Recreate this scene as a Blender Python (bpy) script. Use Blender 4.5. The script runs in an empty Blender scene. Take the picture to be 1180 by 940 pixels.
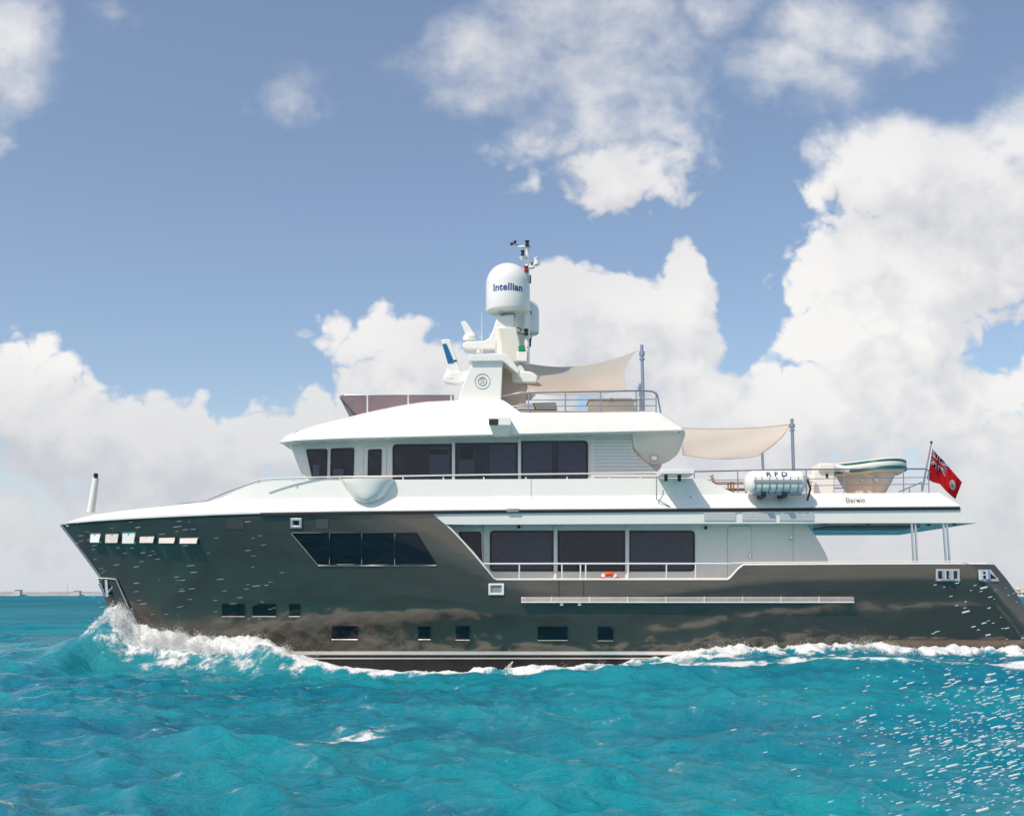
import bpy, math, random
import numpy as np
from mathutils import Vector, Matrix

random.seed(7)
rng = np.random.default_rng(11)
SC = bpy.context.scene
COL = SC.collection

# ------------------------------------------------------------------ camera, sky, sun, exposure
F = 1260.0            # focal length in pixels of a 1180 px wide picture
CH = 2.2              # camera height above the mean sea level
HOR = 685.0           # picture row of the horizon
YC = 38.6             # distance of the yacht's centreline

cam_d = bpy.data.cameras.new('camera')
cam = bpy.data.objects.new('camera', cam_d)
COL.objects.link(cam)
cam.location = (0, 0, CH)
cam.rotation_euler = (math.radians(90), 0, 0)
cam_d.sensor_width = 36.0
cam_d.lens = F / 1180.0 * 36.0
cam_d.shift_y = (HOR - 470.0) / 1180.0
cam_d.clip_start = 0.1
cam_d.clip_end = 30000.0
SC.camera = cam

SC.view_settings.view_transform = 'Standard'
SC.view_settings.look = 'None'
SC.view_settings.gamma = 1.0
SC.view_settings.use_curve_mapping = False
SC.view_settings.exposure = 0.25
SC.cycles.max_bounces = 8
SC.cycles.diffuse_bounces = 6
SC.cycles.glossy_bounces = 4
SC.cycles.transparent_max_bounces = 12
SC.cycles.caustics_reflective = False
SC.cycles.caustics_refractive = False
SC.cycles.sample_clamp_indirect = 6.0

SUN_DIR = Vector((0.56, 0.58, -1.0)).normalized()      # the way the light travels
sun_el = math.asin(-SUN_DIR.z)
sun_d = bpy.data.lights.new('sun', 'SUN')
sun_d.energy = 3.1
sun_d.angle = math.radians(0.5)
sun_d.color = (1.0, 0.90, 0.77)
sun = bpy.data.objects.new('sun', sun_d)
COL.objects.link(sun)
sun.rotation_euler = SUN_DIR.to_track_quat('-Z', 'Y').to_euler()

world = bpy.data.worlds.new('World')
SC.world = world
world.use_nodes = True
wt = world.node_tree
wt.nodes.clear()


class NT:
    """small helper to write node trees"""
    def __init__(self, tree):
        self.t = tree

    def n(self, typ, **kw):
        nd = self.t.nodes.new(typ)
        for k, v in kw.items():
            setattr(nd, k, v)
        return nd

    def put(self, sock, v):
        if isinstance(v, bpy.types.NodeSocket):
            self.t.links.new(v, sock)
        else:
            sock.default_value = v

    def m(self, op, a, b=None, c=None, clamp=False):
        nd = self.n('ShaderNodeMath', operation=op, use_clamp=clamp)
        for i, v in enumerate((a, b, c)):
            if v is not None:
                self.put(nd.inputs[i], v)
        return nd.outputs[0]

    def v(self, op, a, b=None):
        nd = self.n('ShaderNodeVectorMath', operation=op)
        self.put(nd.inputs[0], a)
        if b is not None:
            self.put(nd.inputs[1], b)
        return nd.outputs['Value'] if op in ('LENGTH', 'DISTANCE', 'DOT_PRODUCT') else nd.outputs[0]

    def noise(self, vec, scale, detail=4.0, rough=0.55, dist=0.0, col=False, lac=2.0):
        nd = self.n('ShaderNodeTexNoise')
        if vec is not None:
            self.put(nd.inputs['Vector'], vec)
        nd.inputs['Scale'].default_value = scale
        nd.inputs['Detail'].default_value = detail
        nd.inputs['Roughness'].default_value = rough
        nd.inputs['Lacunarity'].default_value = lac
        nd.inputs['Distortion'].default_value = dist
        return nd.outputs['Color' if col else 'Fac']

    def rng(self, val, a, b, c=0.0, d=1.0, smooth=True):
        nd = self.n('ShaderNodeMapRange')
        nd.interpolation_type = 'SMOOTHSTEP' if smooth else 'LINEAR'
        for i, v in enumerate((val, a, b, c, d)):
            self.put(nd.inputs[i], v)
        return nd.outputs[0]

    def mix(self, fac, a, b):
        nd = self.n('ShaderNodeMix', data_type='RGBA')
        self.put(nd.inputs[0], fac)
        self.put(nd.inputs[6], a)
        self.put(nd.inputs[7], b)
        return nd.outputs[2]


def uv(px, py):
    return ((px - 590.0) / F, (HOR - py) / F)


# clouds of the day: heading, height and size of each bank of cumulus (in picture pixels), strength
CLOUDS = [
    (-10, 60, 85, 120, 1.0), (20, 110, 60, 60, .75), (15, 20, 60, 50, .8),
    (340, 112, 58, 36, .42), (130, 25, 40, 30, .36),
    (600, 70, 145, 75, 1.05), (690, 50, 155, 120, 1.05), (540, 80, 105, 60, .95), (640, 10, 110, 60, 1.0),
    (770, 115, 100, 75, .85), (700, 180, 100, 60, .50), (820, 5, 70, 36, .7), (610, 150, 90, 50, .48),
    (920, 80, 100, 52, .8), (970, 35, 115, 62, .8), (1035, 10, 75, 50, .65),
    (1040, 200, 115, 75, 1.2), (1120, 200, 110, 75, 1.3), (1185, 180, 90, 100, 1.3), (1100, 280, 130, 105, 1.35),
    (975, 295, 75, 60, 1.1), (1000, 390, 125, 125, 1.2), (1180, 250, 80, 120, 1.3), (940, 470, 130, 80, 1.1),
    (1150, 490, 100, 70, 1.0), (1070, 480, 110, 60, 1.0), (1190, 560, 150, 80, 1.0),
    (-10, 450, 120, 74, 1.1), (80, 495, 115, 58, 1.0), (200, 535, 170, 72, 1.0), (300, 510, 70, 52, .9),
    (420, 425, 90, 80, 1.2), (480, 460, 110, 80, 1.15), (380, 490, 70, 60, 1.0),
    (705, 395, 110, 82, 1.25), (795, 325, 38, 62, 1.2), (650, 340, 50, 55, 1.1), (780, 390, 62, 75, 1.2),
    (800, 490, 170, 80, .95), (600, 450, 100, 80, .9), (880, 550, 220, 75, .86), (300, 590, 420, 70, .88),
    (1150, 620, 300, 60, 1.0),
]


def cloud_group():
    g = bpy.data.node_groups.new('cloud_field', 'ShaderNodeTree')
    g.interface.new_socket('Vector', in_out='INPUT', socket_type='NodeSocketVector')
    g.interface.new_socket('Density', in_out='OUTPUT', socket_type='NodeSocketFloat')
    T = NT(g)
    gi = T.n('NodeGroupInput')
    go = T.n('NodeGroupOutput')
    p0 = gi.outputs[0]
    w1 = T.v('SCALE', T.v('SUBTRACT', T.noise(p0, 7.0, 3.0, 0.5, col=True), (0.5, 0.5, 0.5)))
    w1.node.inputs['Scale'].default_value = 0.060
    p = T.v('ADD', p0, w1)
    acc = None
    for (px, py, rx, ry, w) in CLOUDS:
        u, v = uv(px, py)
        d = T.v('MULTIPLY', T.v('SUBTRACT', p, (u, v, 0.0)), (F / rx, F / ry, 0.0))
        val = T.m('MULTIPLY_ADD', T.v('LENGTH', d), -w, w)
        acc = val if acc is None else T.m('SMOOTH_MAX', acc, val, 0.12)
    acc = T.m('MINIMUM', T.m('MAXIMUM', acc, -0.8), 0.56)
    acc = T.m('ADD', acc, 0.01)
    n = T.noise(T.v('MULTIPLY', T.v('ADD', p0, (3.1, 1.7, 0.4)), (1.0, 1.3, 1.0)), 9.0, 12.0, 0.60, 0.15)
    n2 = T.noise(T.v('ADD', p0, (9.1, 4.7, 2.4)), 34.0, 6.0, 0.6, 0.0)
    dens = T.m('ADD', acc, T.m('MULTIPLY_ADD', n, 1.55, -0.775))
    dens = T.m('ADD', dens, T.m('MULTIPLY_ADD', n2, 0.40, -0.20))
    sz = T.n('ShaderNodeSeparateXYZ')
    T.put(sz.inputs[0], p0)
    bw = T.rng(sz.outputs[1], 0.36, 0.48, 1.0, 0.25)
    for sc_, wt_ in ((17.0, 0.70), (45.0, 0.34)):        # rounded, cauliflower-like heads
        bl = T.m('ABSOLUTE', T.m('MULTIPLY_ADD', T.noise(T.v('ADD', p0, (0.7 * sc_, 5.2, 0.9)), sc_, 1.0, 0.5, 0.4), 2.0, -1.0))
        dens = T.m('ADD', dens, T.m('MULTIPLY', bw, T.m('MULTIPLY_ADD', bl, wt_, -0.20 * wt_)))
    g.links.new(dens, go.inputs[0])
    return g


W = NT(wt)
geo = W.n('ShaderNodeNewGeometry')
direc = W.v('SCALE', geo.outputs['Incoming'])
direc.node.inputs['Scale'].default_value = -1.0
tc = W.n('ShaderNodeTexCoord')
sep = W.n('ShaderNodeSeparateXYZ')
wt.links.new(tc.outputs['Generated'], sep.inputs[0])
ay = W.m('MAXIMUM', W.m('ABSOLUTE', sep.outputs[1]), 0.06)
pu = W.m('DIVIDE', sep.outputs[0], ay)
pv = W.m('DIVIDE', sep.outputs[2], ay)
cmb = W.n('ShaderNodeCombineXYZ')
W.put(cmb.inputs[0], pu)
W.put(cmb.inputs[1], pv)
P = cmb.outputs[0]
CG = cloud_group()
g1 = W.n('ShaderNodeGroup', node_tree=CG)
wt.links.new(P, g1.inputs[0])
g2 = W.n('ShaderNodeGroup', node_tree=CG)
wt.links.new(W.v('ADD', P, (-0.026, 0.040, 0.0)), g2.inputs[0])
dn = g1.outputs[0]
high = W.rng(pv, 0.34, 0.48)                    # the high clouds are thin and torn
alpha = W.rng(dn, 0.02, W.m('MULTIPLY_ADD', high, 0.74, 0.26))
alpha = W.m('MULTIPLY', alpha, W.m('MULTIPLY_ADD', high, -0.16, 1.0))
lit = W.rng(W.m('SUBTRACT', dn, g2.outputs[0]), -0.62, 0.50)
soft = W.rng(W.noise(W.v('ADD', P, (0.3, 7.1, 0.0)), 4.2, 3.0, 0.5), 0.3, 0.68)
lit = W.m('ADD', W.m('MULTIPLY', lit, 0.60), W.m('MULTIPLY', soft, 0.50), clamp=True)
lowv = W.rng(pv, 0.02, 0.24)                    # low banks are greyer
lit = W.m('MULTIPLY', lit, W.m('MULTIPLY_ADD', lowv, 0.62, 0.38))
CL_DARK = (3.42, 3.55, 3.88, 1)
CL_LITE = (5.7, 5.58, 5.42, 1)
ccol = W.mix(lit, CL_DARK, CL_LITE)
sky = W.n('ShaderNodeTexSky')
sky.sky_type = 'NISHITA'
sky.sun_disc = False
sky.sun_elevation = sun_el
sky.sun_rotation = math.atan2(-SUN_DIR.x, -SUN_DIR.y)
sky.air_density = 1.0
sky.dust_density = 1.0
sky.ozone_density = 1.4
hazef = W.rng(pv, 0.20, 0.02, 0.0, 0.88)
skys = W.v('SCALE', sky.outputs[0])
skys.node.inputs['Scale'].default_value = 0.98
skyd = W.mix(0.20, skys, (1.30, 1.36, 1.52, 1))
skyc = W.mix(hazef, skyd, (4.05, 4.27, 4.65, 1))
final = W.mix(W.m('MULTIPLY', alpha, 0.96), skyc, ccol)
bg = W.n('ShaderNodeBackground')
bg.inputs['Strength'].default_value = 0.142
wt.links.new(final, bg.inputs['Color'])
wo = W.n('ShaderNodeOutputWorld')
wt.links.new(bg.outputs[0], wo.inputs[0])


# ------------------------------------------------------------------ materials
def mat(name, col, rough=0.5, metal=0.0, coat=0.0, vary=0.0, vscale=2.0, bump=0.0, bscale=20.0, ior=1.5, stretch=(1, 1, 1)):
    m = bpy.data.materials.new(name)
    m.use_nodes = True
    t = NT(m.node_tree)
    b = m.node_tree.nodes['Principled BSDF']
    b.inputs['Base Color'].default_value = (*col, 1)
    b.inputs['Roughness'].default_value = rough
    b.inputs['Metallic'].default_value = metal
    b.inputs['IOR'].default_value = ior
    b.inputs['Coat Weight'].default_value = coat
    b.inputs['Coat Roughness'].default_value = 0.05
    co = t.n('ShaderNodeTexCoord').outputs['Object']
    if stretch != (1, 1, 1):
        co = t.v('MULTIPLY', co, stretch)
    if vary:
        n = t.noise(co, vscale, 5.0, 0.6)
        lo = tuple(c * (1 - vary) for c in col) + (1,)
        hi = tuple(min(1, c * (1 + vary)) for c in col) + (1,)
        t.put(b.inputs['Base Color'], t.mix(t.rng(n, .3, .7), lo, hi))
        t.put(b.inputs['Roughness'], t.rng(t.noise(co, vscale * 2.3, 4.0), .3, .7, rough * .8, rough * 1.25))
    if bump:
        bn = t.n('ShaderNodeBump')
        bn.inputs['Strength'].default_value = 1.0
        bn.inputs['Distance'].default_value = bump
        t.put(bn.inputs['Height'], t.noise(co, bscale, 3.0))
        t.put(b.inputs['Normal'], bn.outputs[0])
    return m


def glass_mat(name, tint, refl_rough=0.03):
    m = bpy.data.materials.new(name)
    m.use_nodes = True
    t = NT(m.node_tree)
    m.node_tree.nodes.clear()
    tr = t.n('ShaderNodeBsdfTransparent')
    tr.inputs[0].default_value = (*tint, 1)
    gl = t.n('ShaderNodeBsdfGlossy')
    gl.inputs['Roughness'].default_value = refl_rough
    gl.inputs['Color'].default_value = (0.9, 0.9, 0.95, 1)
    fr = t.n('ShaderNodeFresnel')
    fr.inputs[0].default_value = 1.5
    mx = t.n('ShaderNodeMixShader')
    t.put(mx.inputs[0], fr.outputs[0])
    t.put(mx.inputs[1], tr.outputs[0])
    t.put(mx.inputs[2], gl.outputs[0])
    o = t.n('ShaderNodeOutputMaterial')
    t.put(o.inputs[0], mx.outputs[0])
    return m


M = {}
M['white'] = mat('white_gelcoat', (0.88, 0.85, 0.785), 0.28, coat=0.4, vary=0.010, vscale=0.8)
M['cream'] = mat('cream_gelcoat', (0.74, 0.70, 0.62), 0.35, coat=0.2, vary=0.03)
M['black'] = mat('black_rubber', (0.012, 0.012, 0.014), 0.45)
M['blackgloss'] = mat('black_gloss', (0.010, 0.011, 0.014), 0.12, coat=0.5)
M['antifoul'] = mat('antifouling', (0.018, 0.017, 0.017), 0.5, vary=0.3, vscale=3)
M['chrome'] = mat('polished_steel', (0.72, 0.73, 0.74), 0.14, metal=1.0)
M['steel'] = mat('brushed_steel', (0.42, 0.45, 0.50), 0.3, metal=0.9)
M['rail'] = mat('white_rail_paint', (0.78, 0.78, 0.77), 0.3)
M['blind'] = mat('roller_blind', (0.11, 0.115, 0.145), 0.8, vary=0.1, vscale=6)
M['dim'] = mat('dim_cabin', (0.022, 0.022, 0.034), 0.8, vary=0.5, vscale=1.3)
M['curtain'] = mat('pale_curtain', (0.20, 0.21, 0.25), 0.8, vary=0.15, vscale=5)
M['glass'] = glass_mat('tinted_glass', (0.62, 0.63, 0.70))
M['hullglass'] = mat('dark_hull_glass', (0.006, 0.010, 0.016), 0.05, ior=1.55)
M['screen'] = glass_mat('smoked_windscreen', (0.34, 0.24, 0.26))
M['teak_dark'] = mat('oiled_teak', (0.30, 0.12, 0.05), 0.5, vary=0.2, vscale=6)
M['teak'] = mat('teak', (0.52, 0.40, 0.29), 0.6, vary=0.2, vscale=4, stretch=(1, 14, 1))
M['cloth'] = None
M['orange'] = mat('orange_buoy', (0.75, 0.10, 0.04), 0.5)
M['red'] = mat('red_lens', (0.30, 0.01, 0.02), 0.2)
M['green'] = mat('green_lens', (0.0, 0.30, 0.14), 0.25)
M['blue'] = mat('blue_letter', (0.01, 0.045, 0.25), 0.4)
M['bluepanel'] = mat('blue_panel', (0.01, 0.13, 0.32), 0.4)
M['greyletter'] = mat('grey_letter', (0.10, 0.10, 0.11), 0.4)
M['greyvent'] = mat('grey_vent', (0.30, 0.31, 0.32), 0.5, vary=0.1)
M['louvre'] = mat('louvre_white', (0.66, 0.67, 0.66), 0.4)
M['plate'] = mat('hull_grey_plate', (0.09, 0.085, 0.08), 0.35)
M['lightplate'] = mat('warm_white_plate', (0.74, 0.66, 0.60), 0.4, vary=0.08, vscale=9)
M['frame'] = mat('satin_steel_frame', (0.62, 0.61, 0.60), 0.38, metal=0.35)
M['rub'] = mat('rub_rail_steel', (0.62, 0.53, 0.48), 0.35, metal=0.25, vary=0.1, vscale=3)
M['strake'] = mat('strake_reflected_brown', (0.12, 0.095, 0.07), 0.4, vary=0.2, vscale=2)  # brown of the reflections on the strake put into its base colour
M['tan'] = mat('shaded_cream_gelcoat', (0.55, 0.44, 0.35), 0.45, vary=0.04)  # cream darkened to tan: shade and warm deck bounce put into the colour
M['cushion'] = mat('grey_cushion', (0.42, 0.42, 0.43), 0.8, vary=0.1)
M['tubeA'] = mat('tender_tube_white', (0.72, 0.72, 0.66), 0.45)
M['tubeG'] = mat('tender_tube_green', (0.02, 0.14, 0.13), 0.45)
M['thull'] = mat('tender_hull', (0.80, 0.69, 0.60), 0.4, vary=0.05)


def hull_mat():
    m = bpy.data.materials.new('dark_green_grey_hull')
    m.use_nodes = True
    t = NT(m.node_tree)
    b = m.node_tree.nodes['Principled BSDF']
    co = t.n('ShaderNodeTexCoord').outputs['Object']
    n = t.noise(co, 0.9, 5.0, 0.6)
    base = t.mix(t.rng(n, .3, .7), (0.148, 0.138, 0.118, 1), (0.164, 0.152, 0.131, 1))
    # dried salt low on the topsides
    sp = t.n('ShaderNodeSeparateXYZ')
    t.put(sp.inputs[0], co)
    low = t.rng(sp.outputs[2], 1.3, 0.5)
    st = t.rng(t.noise(t.v('MULTIPLY', co, (0.6, 1, 1.6)), 2.2, 8.0, 0.68), .46, .75)
    base = t.mix(t.m('MULTIPLY', t.m('MULTIPLY', low, st), 0.5), base, (0.12, 0.11, 0.095, 1))
    t.put(b.inputs['Base Color'], base)
    b.inputs['Roughness'].default_value = 0.09
    b.inputs['Metallic'].default_value = 0.68
    b.inputs['Coat Weight'].default_value = 0.0
    b.inputs['Coat Roughness'].default_value = 0.04
    bn = t.n('ShaderNodeBump')
    bn.inputs['Strength'].default_value = 0.5
    bn.inputs['Distance'].default_value = 0.020
    t.put(bn.inputs['Height'], t.noise(t.v('MULTIPLY', co, (0.30, 1, 1.25)), 1.2, 3.0, 0.42))
    t.put(b.inputs['Normal'], bn.outputs[0])
    t.put(b.inputs['Coat Normal'], bn.outputs[0])
    return m


M['hull'] = hull_mat()


def cloth_mat(name, col):
    m = bpy.data.materials.new(name)
    m.use_nodes = True
    t = NT(m.node_tree)
    m.node_tree.nodes.clear()
    d = t.n('ShaderNodeBsdfDiffuse')
    d.inputs[0].default_value = (*col, 1)
    tl = t.n('ShaderNodeBsdfTranslucent')
    tl.inputs[0].default_value = (*col, 1)
    mx = t.n('ShaderNodeMixShader')
    mx.inputs[0].default_value = 0.64
    t.put(mx.inputs[1], d.outputs[0])
    t.put(mx.inputs[2], tl.outputs[0])
    o = t.n('ShaderNodeOutputMaterial')
    t.put(o.inputs[0], mx.outputs[0])
    return m


M['cloth'] = cloth_mat('awning_cloth', (0.88, 0.80, 0.70))
M['fred'] = cloth_mat('flag_red', (0.62, 0.025, 0.03))
M['fwhite'] = cloth_mat('flag_white', (0.75, 0.73, 0.72))
M['fblue'] = cloth_mat('flag_blue', (0.015, 0.02, 0.12))
M['fgreen'] = cloth_mat('flag_crest', (0.35, 0.33, 0.12))


# ------------------------------------------------------------------ mesh helpers
ORIGIN = {}


def tag(o, label=None, cat=None, group=None, kind=None):
    for k, v in (('label', label), ('category', cat), ('group', group), ('kind', kind)):
        if v:
            o[k] = v
    return o


def empty(name, loc):
    o = bpy.data.objects.new(name, None)
    COL.objects.link(o)
    o.location = loc
    o.empty_display_size = 0.3
    ORIGIN[o.name] = Vector(loc)
    return o


class MB:
    """collects world-space geometry; build() links it as ONE mesh object"""
    def __init__(self):
        self.v = []
        self.f = []
        self.mi = []
        self.tw = False

    def twin(self):
        self.tw = True
        return self

    def add(self, vs, fs, mi=0):
        k = len(self.v)
        self.v += [tuple(p) for p in vs]
        self.f += [tuple(i + k for i in f) for f in fs]
        self.mi += [mi] * len(fs)
        return self

    def box(self, a, b, mi=0):
        (x0, y0, z0), (x1, y1, z1) = a, b
        vs = [(x0, y0, z0), (x1, y0, z0), (x1, y1, z0), (x0, y1, z0), (x0, y0, z1), (x1, y0, z1), (x1, y1, z1), (x0, y1, z1)]
        return self.add(vs, [(0, 3, 2, 1), (4, 5, 6, 7), (0, 1, 5, 4), (1, 2, 6, 5), (2, 3, 7, 6), (3, 0, 4, 7)], mi)

    def grid(self, rows, mi=0, closed=False):
        """rows of points, all the same length"""
        n = len(rows[0])
        vs = [p for r in rows for p in r]
        fs = []
        for i in range(len(rows) - 1):
            for j in range(n - 1 + (1 if closed else 0)):
                j2 = (j + 1) % n
                fs.append((i * n + j, i * n + j2, (i + 1) * n + j2, (i + 1) * n + j))
        return self.add(vs, fs, mi)

    def tube(self, pts, r, n=8, mi=0, r2=None):
        pts = [Vector(p) for p in pts]
        rows = []
        for i, p in enumerate(pts):
            d = (pts[min(i + 1, len(pts) - 1)] - pts[max(i - 1, 0)]).normalized()
            up = Vector((0, 0, 1)) if abs(d.z) < 0.9 else Vector((1, 0, 0))
            s = d.cross(up).normalized()
            u = s.cross(d)
            rr = r if r2 is None else r + (r2 - r) * i / max(1, len(pts) - 1)
            rows.append([p + (s * math.cos(a) + u * math.sin(a)) * rr for a in [2 * math.pi * k / n for k in range(n)]])
        self.grid(rows, mi, True)
        k = len(self.v)
        self.add(rows[0], [tuple(range(n))], mi)
        self.add(rows[-1], [tuple(range(n - 1, -1, -1))], mi)
        return self

    def lathe(self, c, prof, n=32, mi=0, axis='z'):
        rows = []
        for (r, z) in prof:
            row = []
            for k in range(n):
                a = 2 * math.pi * k / n
                if axis == 'z':
                    row.append((c[0] + r * math.cos(a), c[1] + r * math.sin(a), c[2] + z))
                elif axis == 'x':
                    row.append((c[0] + z, c[1] + r * math.cos(a), c[2] + r * math.sin(a)))
                else:
                    row.append((c[0] + r * math.cos(a), c[1] + z, c[2] + r * math.sin(a)))
            rows.append(row)
        self.grid(rows, mi, True)
        if prof[0][0] > 1e-4:
            self.add(rows[0], [tuple(range(n))], mi)
        if prof[-1][0] > 1e-4:
            self.add(rows[-1], [tuple(range(n))], mi)
        return self

    def prism(self, poly, y0, y1, mi=0):
        """polygon of (x, z) pushed from y0 to y1"""
        n = len(poly)
        vs = [(x, y0, z) for x, z in poly] + [(x, y1, z) for x, z in poly]
        fs = [tuple(range(n)), tuple(range(2 * n - 1, n - 1, -1))]
        fs += [(i, i + n, (i + 1) % n + n, (i + 1) % n) for i in range(n)]
        return self.add(vs, fs, mi)

    def mirror(self):
        """adds the other side of the boat"""
        k = len(self.v)
        self.v += [(x, 2 * YC - y, z) for x, y, z in self.v]
        self.f += [tuple(i + k for i in reversed(f)) for f in self.f]
        self.mi += self.mi[:]
        return self

    def build(self, name, mats, parent=None, smooth=True, angle=35, bevel=0.0, seg=2):
        o = self.build1(name, mats, parent, smooth, angle, bevel, seg)
        if self.tw:                     # the same piece on the other side of the boat
            q = MB()
            q.v = [(x, 2 * YC - y, z) for x, y, z in self.v]
            q.f = [tuple(reversed(f)) for f in self.f]
            q.mi = self.mi
            q.build1(name, mats, parent, smooth, angle, bevel, seg)
        return o

    def build1(self, name, mats, parent=None, smooth=True, angle=35, bevel=0.0, seg=2):
        me = bpy.data.meshes.new(name)
        o0 = Vector((0, 0, 0))
        q = parent
        while q is not None:
            o0 = o0 + q.location
            q = q.parent
        me.from_pydata([(x - o0.x, y - o0.y, z - o0.z) for x, y, z in self.v], [], self.f)
        for m_ in (mats if isinstance(mats, (list, tuple)) else [mats]):
            me.materials.append(m_)
        me.polygons.foreach_set('material_index', self.mi)
        me.update()
        import bmesh
        bm = bmesh.new()
        bm.from_mesh(me)
        bmesh.ops.remove_doubles(bm, verts=bm.verts, dist=0.0004)
        bmesh.ops.recalc_face_normals(bm, faces=bm.faces)
        bm.to_mesh(me)
        bm.free()
        if smooth:
            me.polygons.foreach_set('use_smooth', [True] * len(me.polygons))
            me.set_sharp_from_angle(angle=math.radians(angle))
        o = bpy.data.objects.new(name, me)
        COL.objects.link(o)
        if parent is not None:
            o.parent = parent
        if bevel:
            bv = o.modifiers.new('bevel', 'BEVEL')
            bv.width = bevel
            bv.segments = seg
            bv.limit_method = 'ANGLE'
            bv.angle_limit = math.radians(40)
        return o


def pt(px, py, b):
    """point seen at a pixel, b metres this side of the centreline"""
    y = YC - b
    return Vector(((px - 590.0) / F * y, y, CH + (HOR - py) / F * y))


def xz(px, py, b):
    p = pt(px, py, b)
    return (p.x, p.z)


def rounded(poly, r, n=4):
    """rounds the corners of a polygon given in pixels"""
    out = []
    k = len(poly)
    for i in range(k):
        p = Vector(poly[i]); a = Vector(poly[i - 1]); c = Vector(poly[(i + 1) % k])
        rr = r[i] if isinstance(r, (list, tuple)) else r
        d1 = (a - p); d2 = (c - p)
        rr = min(rr, d1.length * .45, d2.length * .45)
        p1 = p + d1.normalized() * rr
        p2 = p + d2.normalized() * rr
        for j in range(n + 1):
            t = j / n
            q = p1 * (1 - t) ** 2 + p * 2 * t * (1 - t) + p2 * t * t
            out.append((q.x, q.y))
    return out


def rect(x0, y0, x1, y1):
    return [(x0, y0), (x1, y0), (x1, y1), (x0, y1)]


def text_mesh(s, size, bold=0.0, spacing=1.0):
    cu = bpy.data.curves.new('lettering', 'FONT')
    cu.body = s
    cu.size = size
    cu.align_x = 'CENTER'
    cu.align_y = 'CENTER'
    cu.offset = bold
    cu.space_character = spacing
    cu.extrude = 0.002
    o = bpy.data.objects.new('lettering', cu)
    COL.objects.link(o)
    dg = bpy.context.evaluated_depsgraph_get()
    me = bpy.data.meshes.new_from_object(o.evaluated_get(dg))
    vs = [v.co.copy() for v in me.vertices]
    fs = [tuple(p.vertices) for p in me.polygons]
    bpy.data.objects.remove(o)
    bpy.data.curves.remove(cu)
    return vs, fs

# ------------------------------------------------------------------ THE YACHT
yacht = empty('motor_yacht', (0, YC, 0))
tag(yacht, 'long explorer motor yacht with dark hull and white decks ploughing through turquoise sea', 'yacht')


def stem(z):
    return -15.78 + (4.68 - z) * 0.684 - 0.02 * (z - 2) ** 2


def stern(z):
    return 15.70 + (3.18 - z) * 0.90 - 0.10 * max(0.0, 3.18 - z) ** 2


def lerp(a, b, t):
    return a + (b - a) * t


def hb(x, z):
    """half breadth of the hull"""
    d = x - stem(z)
    k = min(1.0, max(0.0, z / 4.7))
    le = lerp(16.5, 13.0, k)
    p = lerp(1.35, 2.3, k)
    z0 = 1.95 + 0.75 / (1 + math.exp(-(x - 6.0) / 1.3)) if x > -4 else 2.0
    zz = max(z, 0.0)
    B = 3.6 - (0.17 * (z0 - zz) ** 1.3 if zz < z0 else 0.0)
    if z < 0:
        B += 0.6 * z
    t = min(1.0, max(0.0, d / le))
    f = 1 - (1 - t) ** p
    b = B * f
    b *= 1 - 0.05 * min(1, max(0, (x - 7) / 9)) ** 2
    e = (x - (stern(z) - 1.0)) / 1.0
    if e > 0:
        b -= 0.42 * min(1.2, e) ** 1.6
    return max(b, 0.0)


def hull_hit(px, py):
    y = 35.5
    for _ in range(40):
        x = (px - 590) / F * y
        z = CH + (HOR - py) / F * y
        y += (YC - hb(x, z) - y) * 0.55
    return Vector(((px - 590) / F * y, y, CH + (HOR - py) / F * y))


def hull_x(px, py):
    p = hull_hit(px, py)
    return p


TOPL = [(77, 604), (110, 601), (150, 598.5), (200, 596), (250, 594), (300, 592.5), (400, 591), (470, 590.6), (495, 590.5), (499, 592), (513, 604),
        (520, 610.5), (531, 622), (545, 637), (558, 653), (565, 662), (570, 668), (700, 668), (838, 668), (841, 666.5), (846, 661), (851, 655.5), (857, 651),
        (1000, 650), (1100, 649.8), (1138, 650)]
TOP3 = [hull_hit(*q) for q in TOPL]
TX = np.array([-15.78] + [p.x for p in TOP3] + [16.4])
TZ = np.array([4.68] + [p.z for p in TOP3] + [TOP3[-1].z])


def ztop(x):
    return float(np.interp(x, TX, TZ))


def hull_part():
    us = list(np.linspace(0, 1, 240))
    # put columns exactly on the corners of the sheer
    for p in TOP3:
        z = p.z
        us.append((p.x - stem(z)) / (stern(z) - stem(z)))
    us = sorted(set(round(min(1, max(0, u)), 5) for u in us))
    nv = 44
    rows = []
    zb = -1.3
    for u in us:
        zt = 3.0
        for _ in range(40):
            x = stem(zt) + u * (stern(zt) - stem(zt))
            zt += (ztop(x) - zt) * 0.6
        col = []
        for j in range(nv + 1):
            z = zb + (zt - zb) * (j / nv)
            x = stem(z) + u * (stern(z) - stem(z))
            col.append((x, YC - hb(x, z), z))
        rows.append(col)
    m = MB()
    m.grid(rows, 0)
    # antifouling below the boot stripes
    for i, f in enumerate(m.f):
        if sum(m.v[k][2] for k in f) / 4 < 0.22:
            m.mi[i] = 1
    # bulwark thickness and inside face
    top = [r[-1] for r in rows]
    ins = []
    for (x, y, z) in top:
        b = YC - y
        ins.append((x, YC - max(0, b - 0.14), z))
    kk = [i for i, p in enumerate(top) if p[0] > -3.6]
    top2 = [top[i] for i in kk]
    ins = [ins[i] for i in kk]
    low = []
    for (x, y, z) in ins:
        zl = min(z - .02, 1.85)
        low.append((x, YC - max(0, hb(x, zl) - .15), zl))
    m.grid([top2, ins, low], 2)
    m.mirror()
    # transom
    last = rows[-1]
    far = [(x, 2 * YC - y, z) for x, y, z in last]
    m.grid([last, far], 0)
    return m.build('hull', [M['hull'], M['antifoul'], M['white']], yacht, angle=28)


hull = hull_part()


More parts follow.
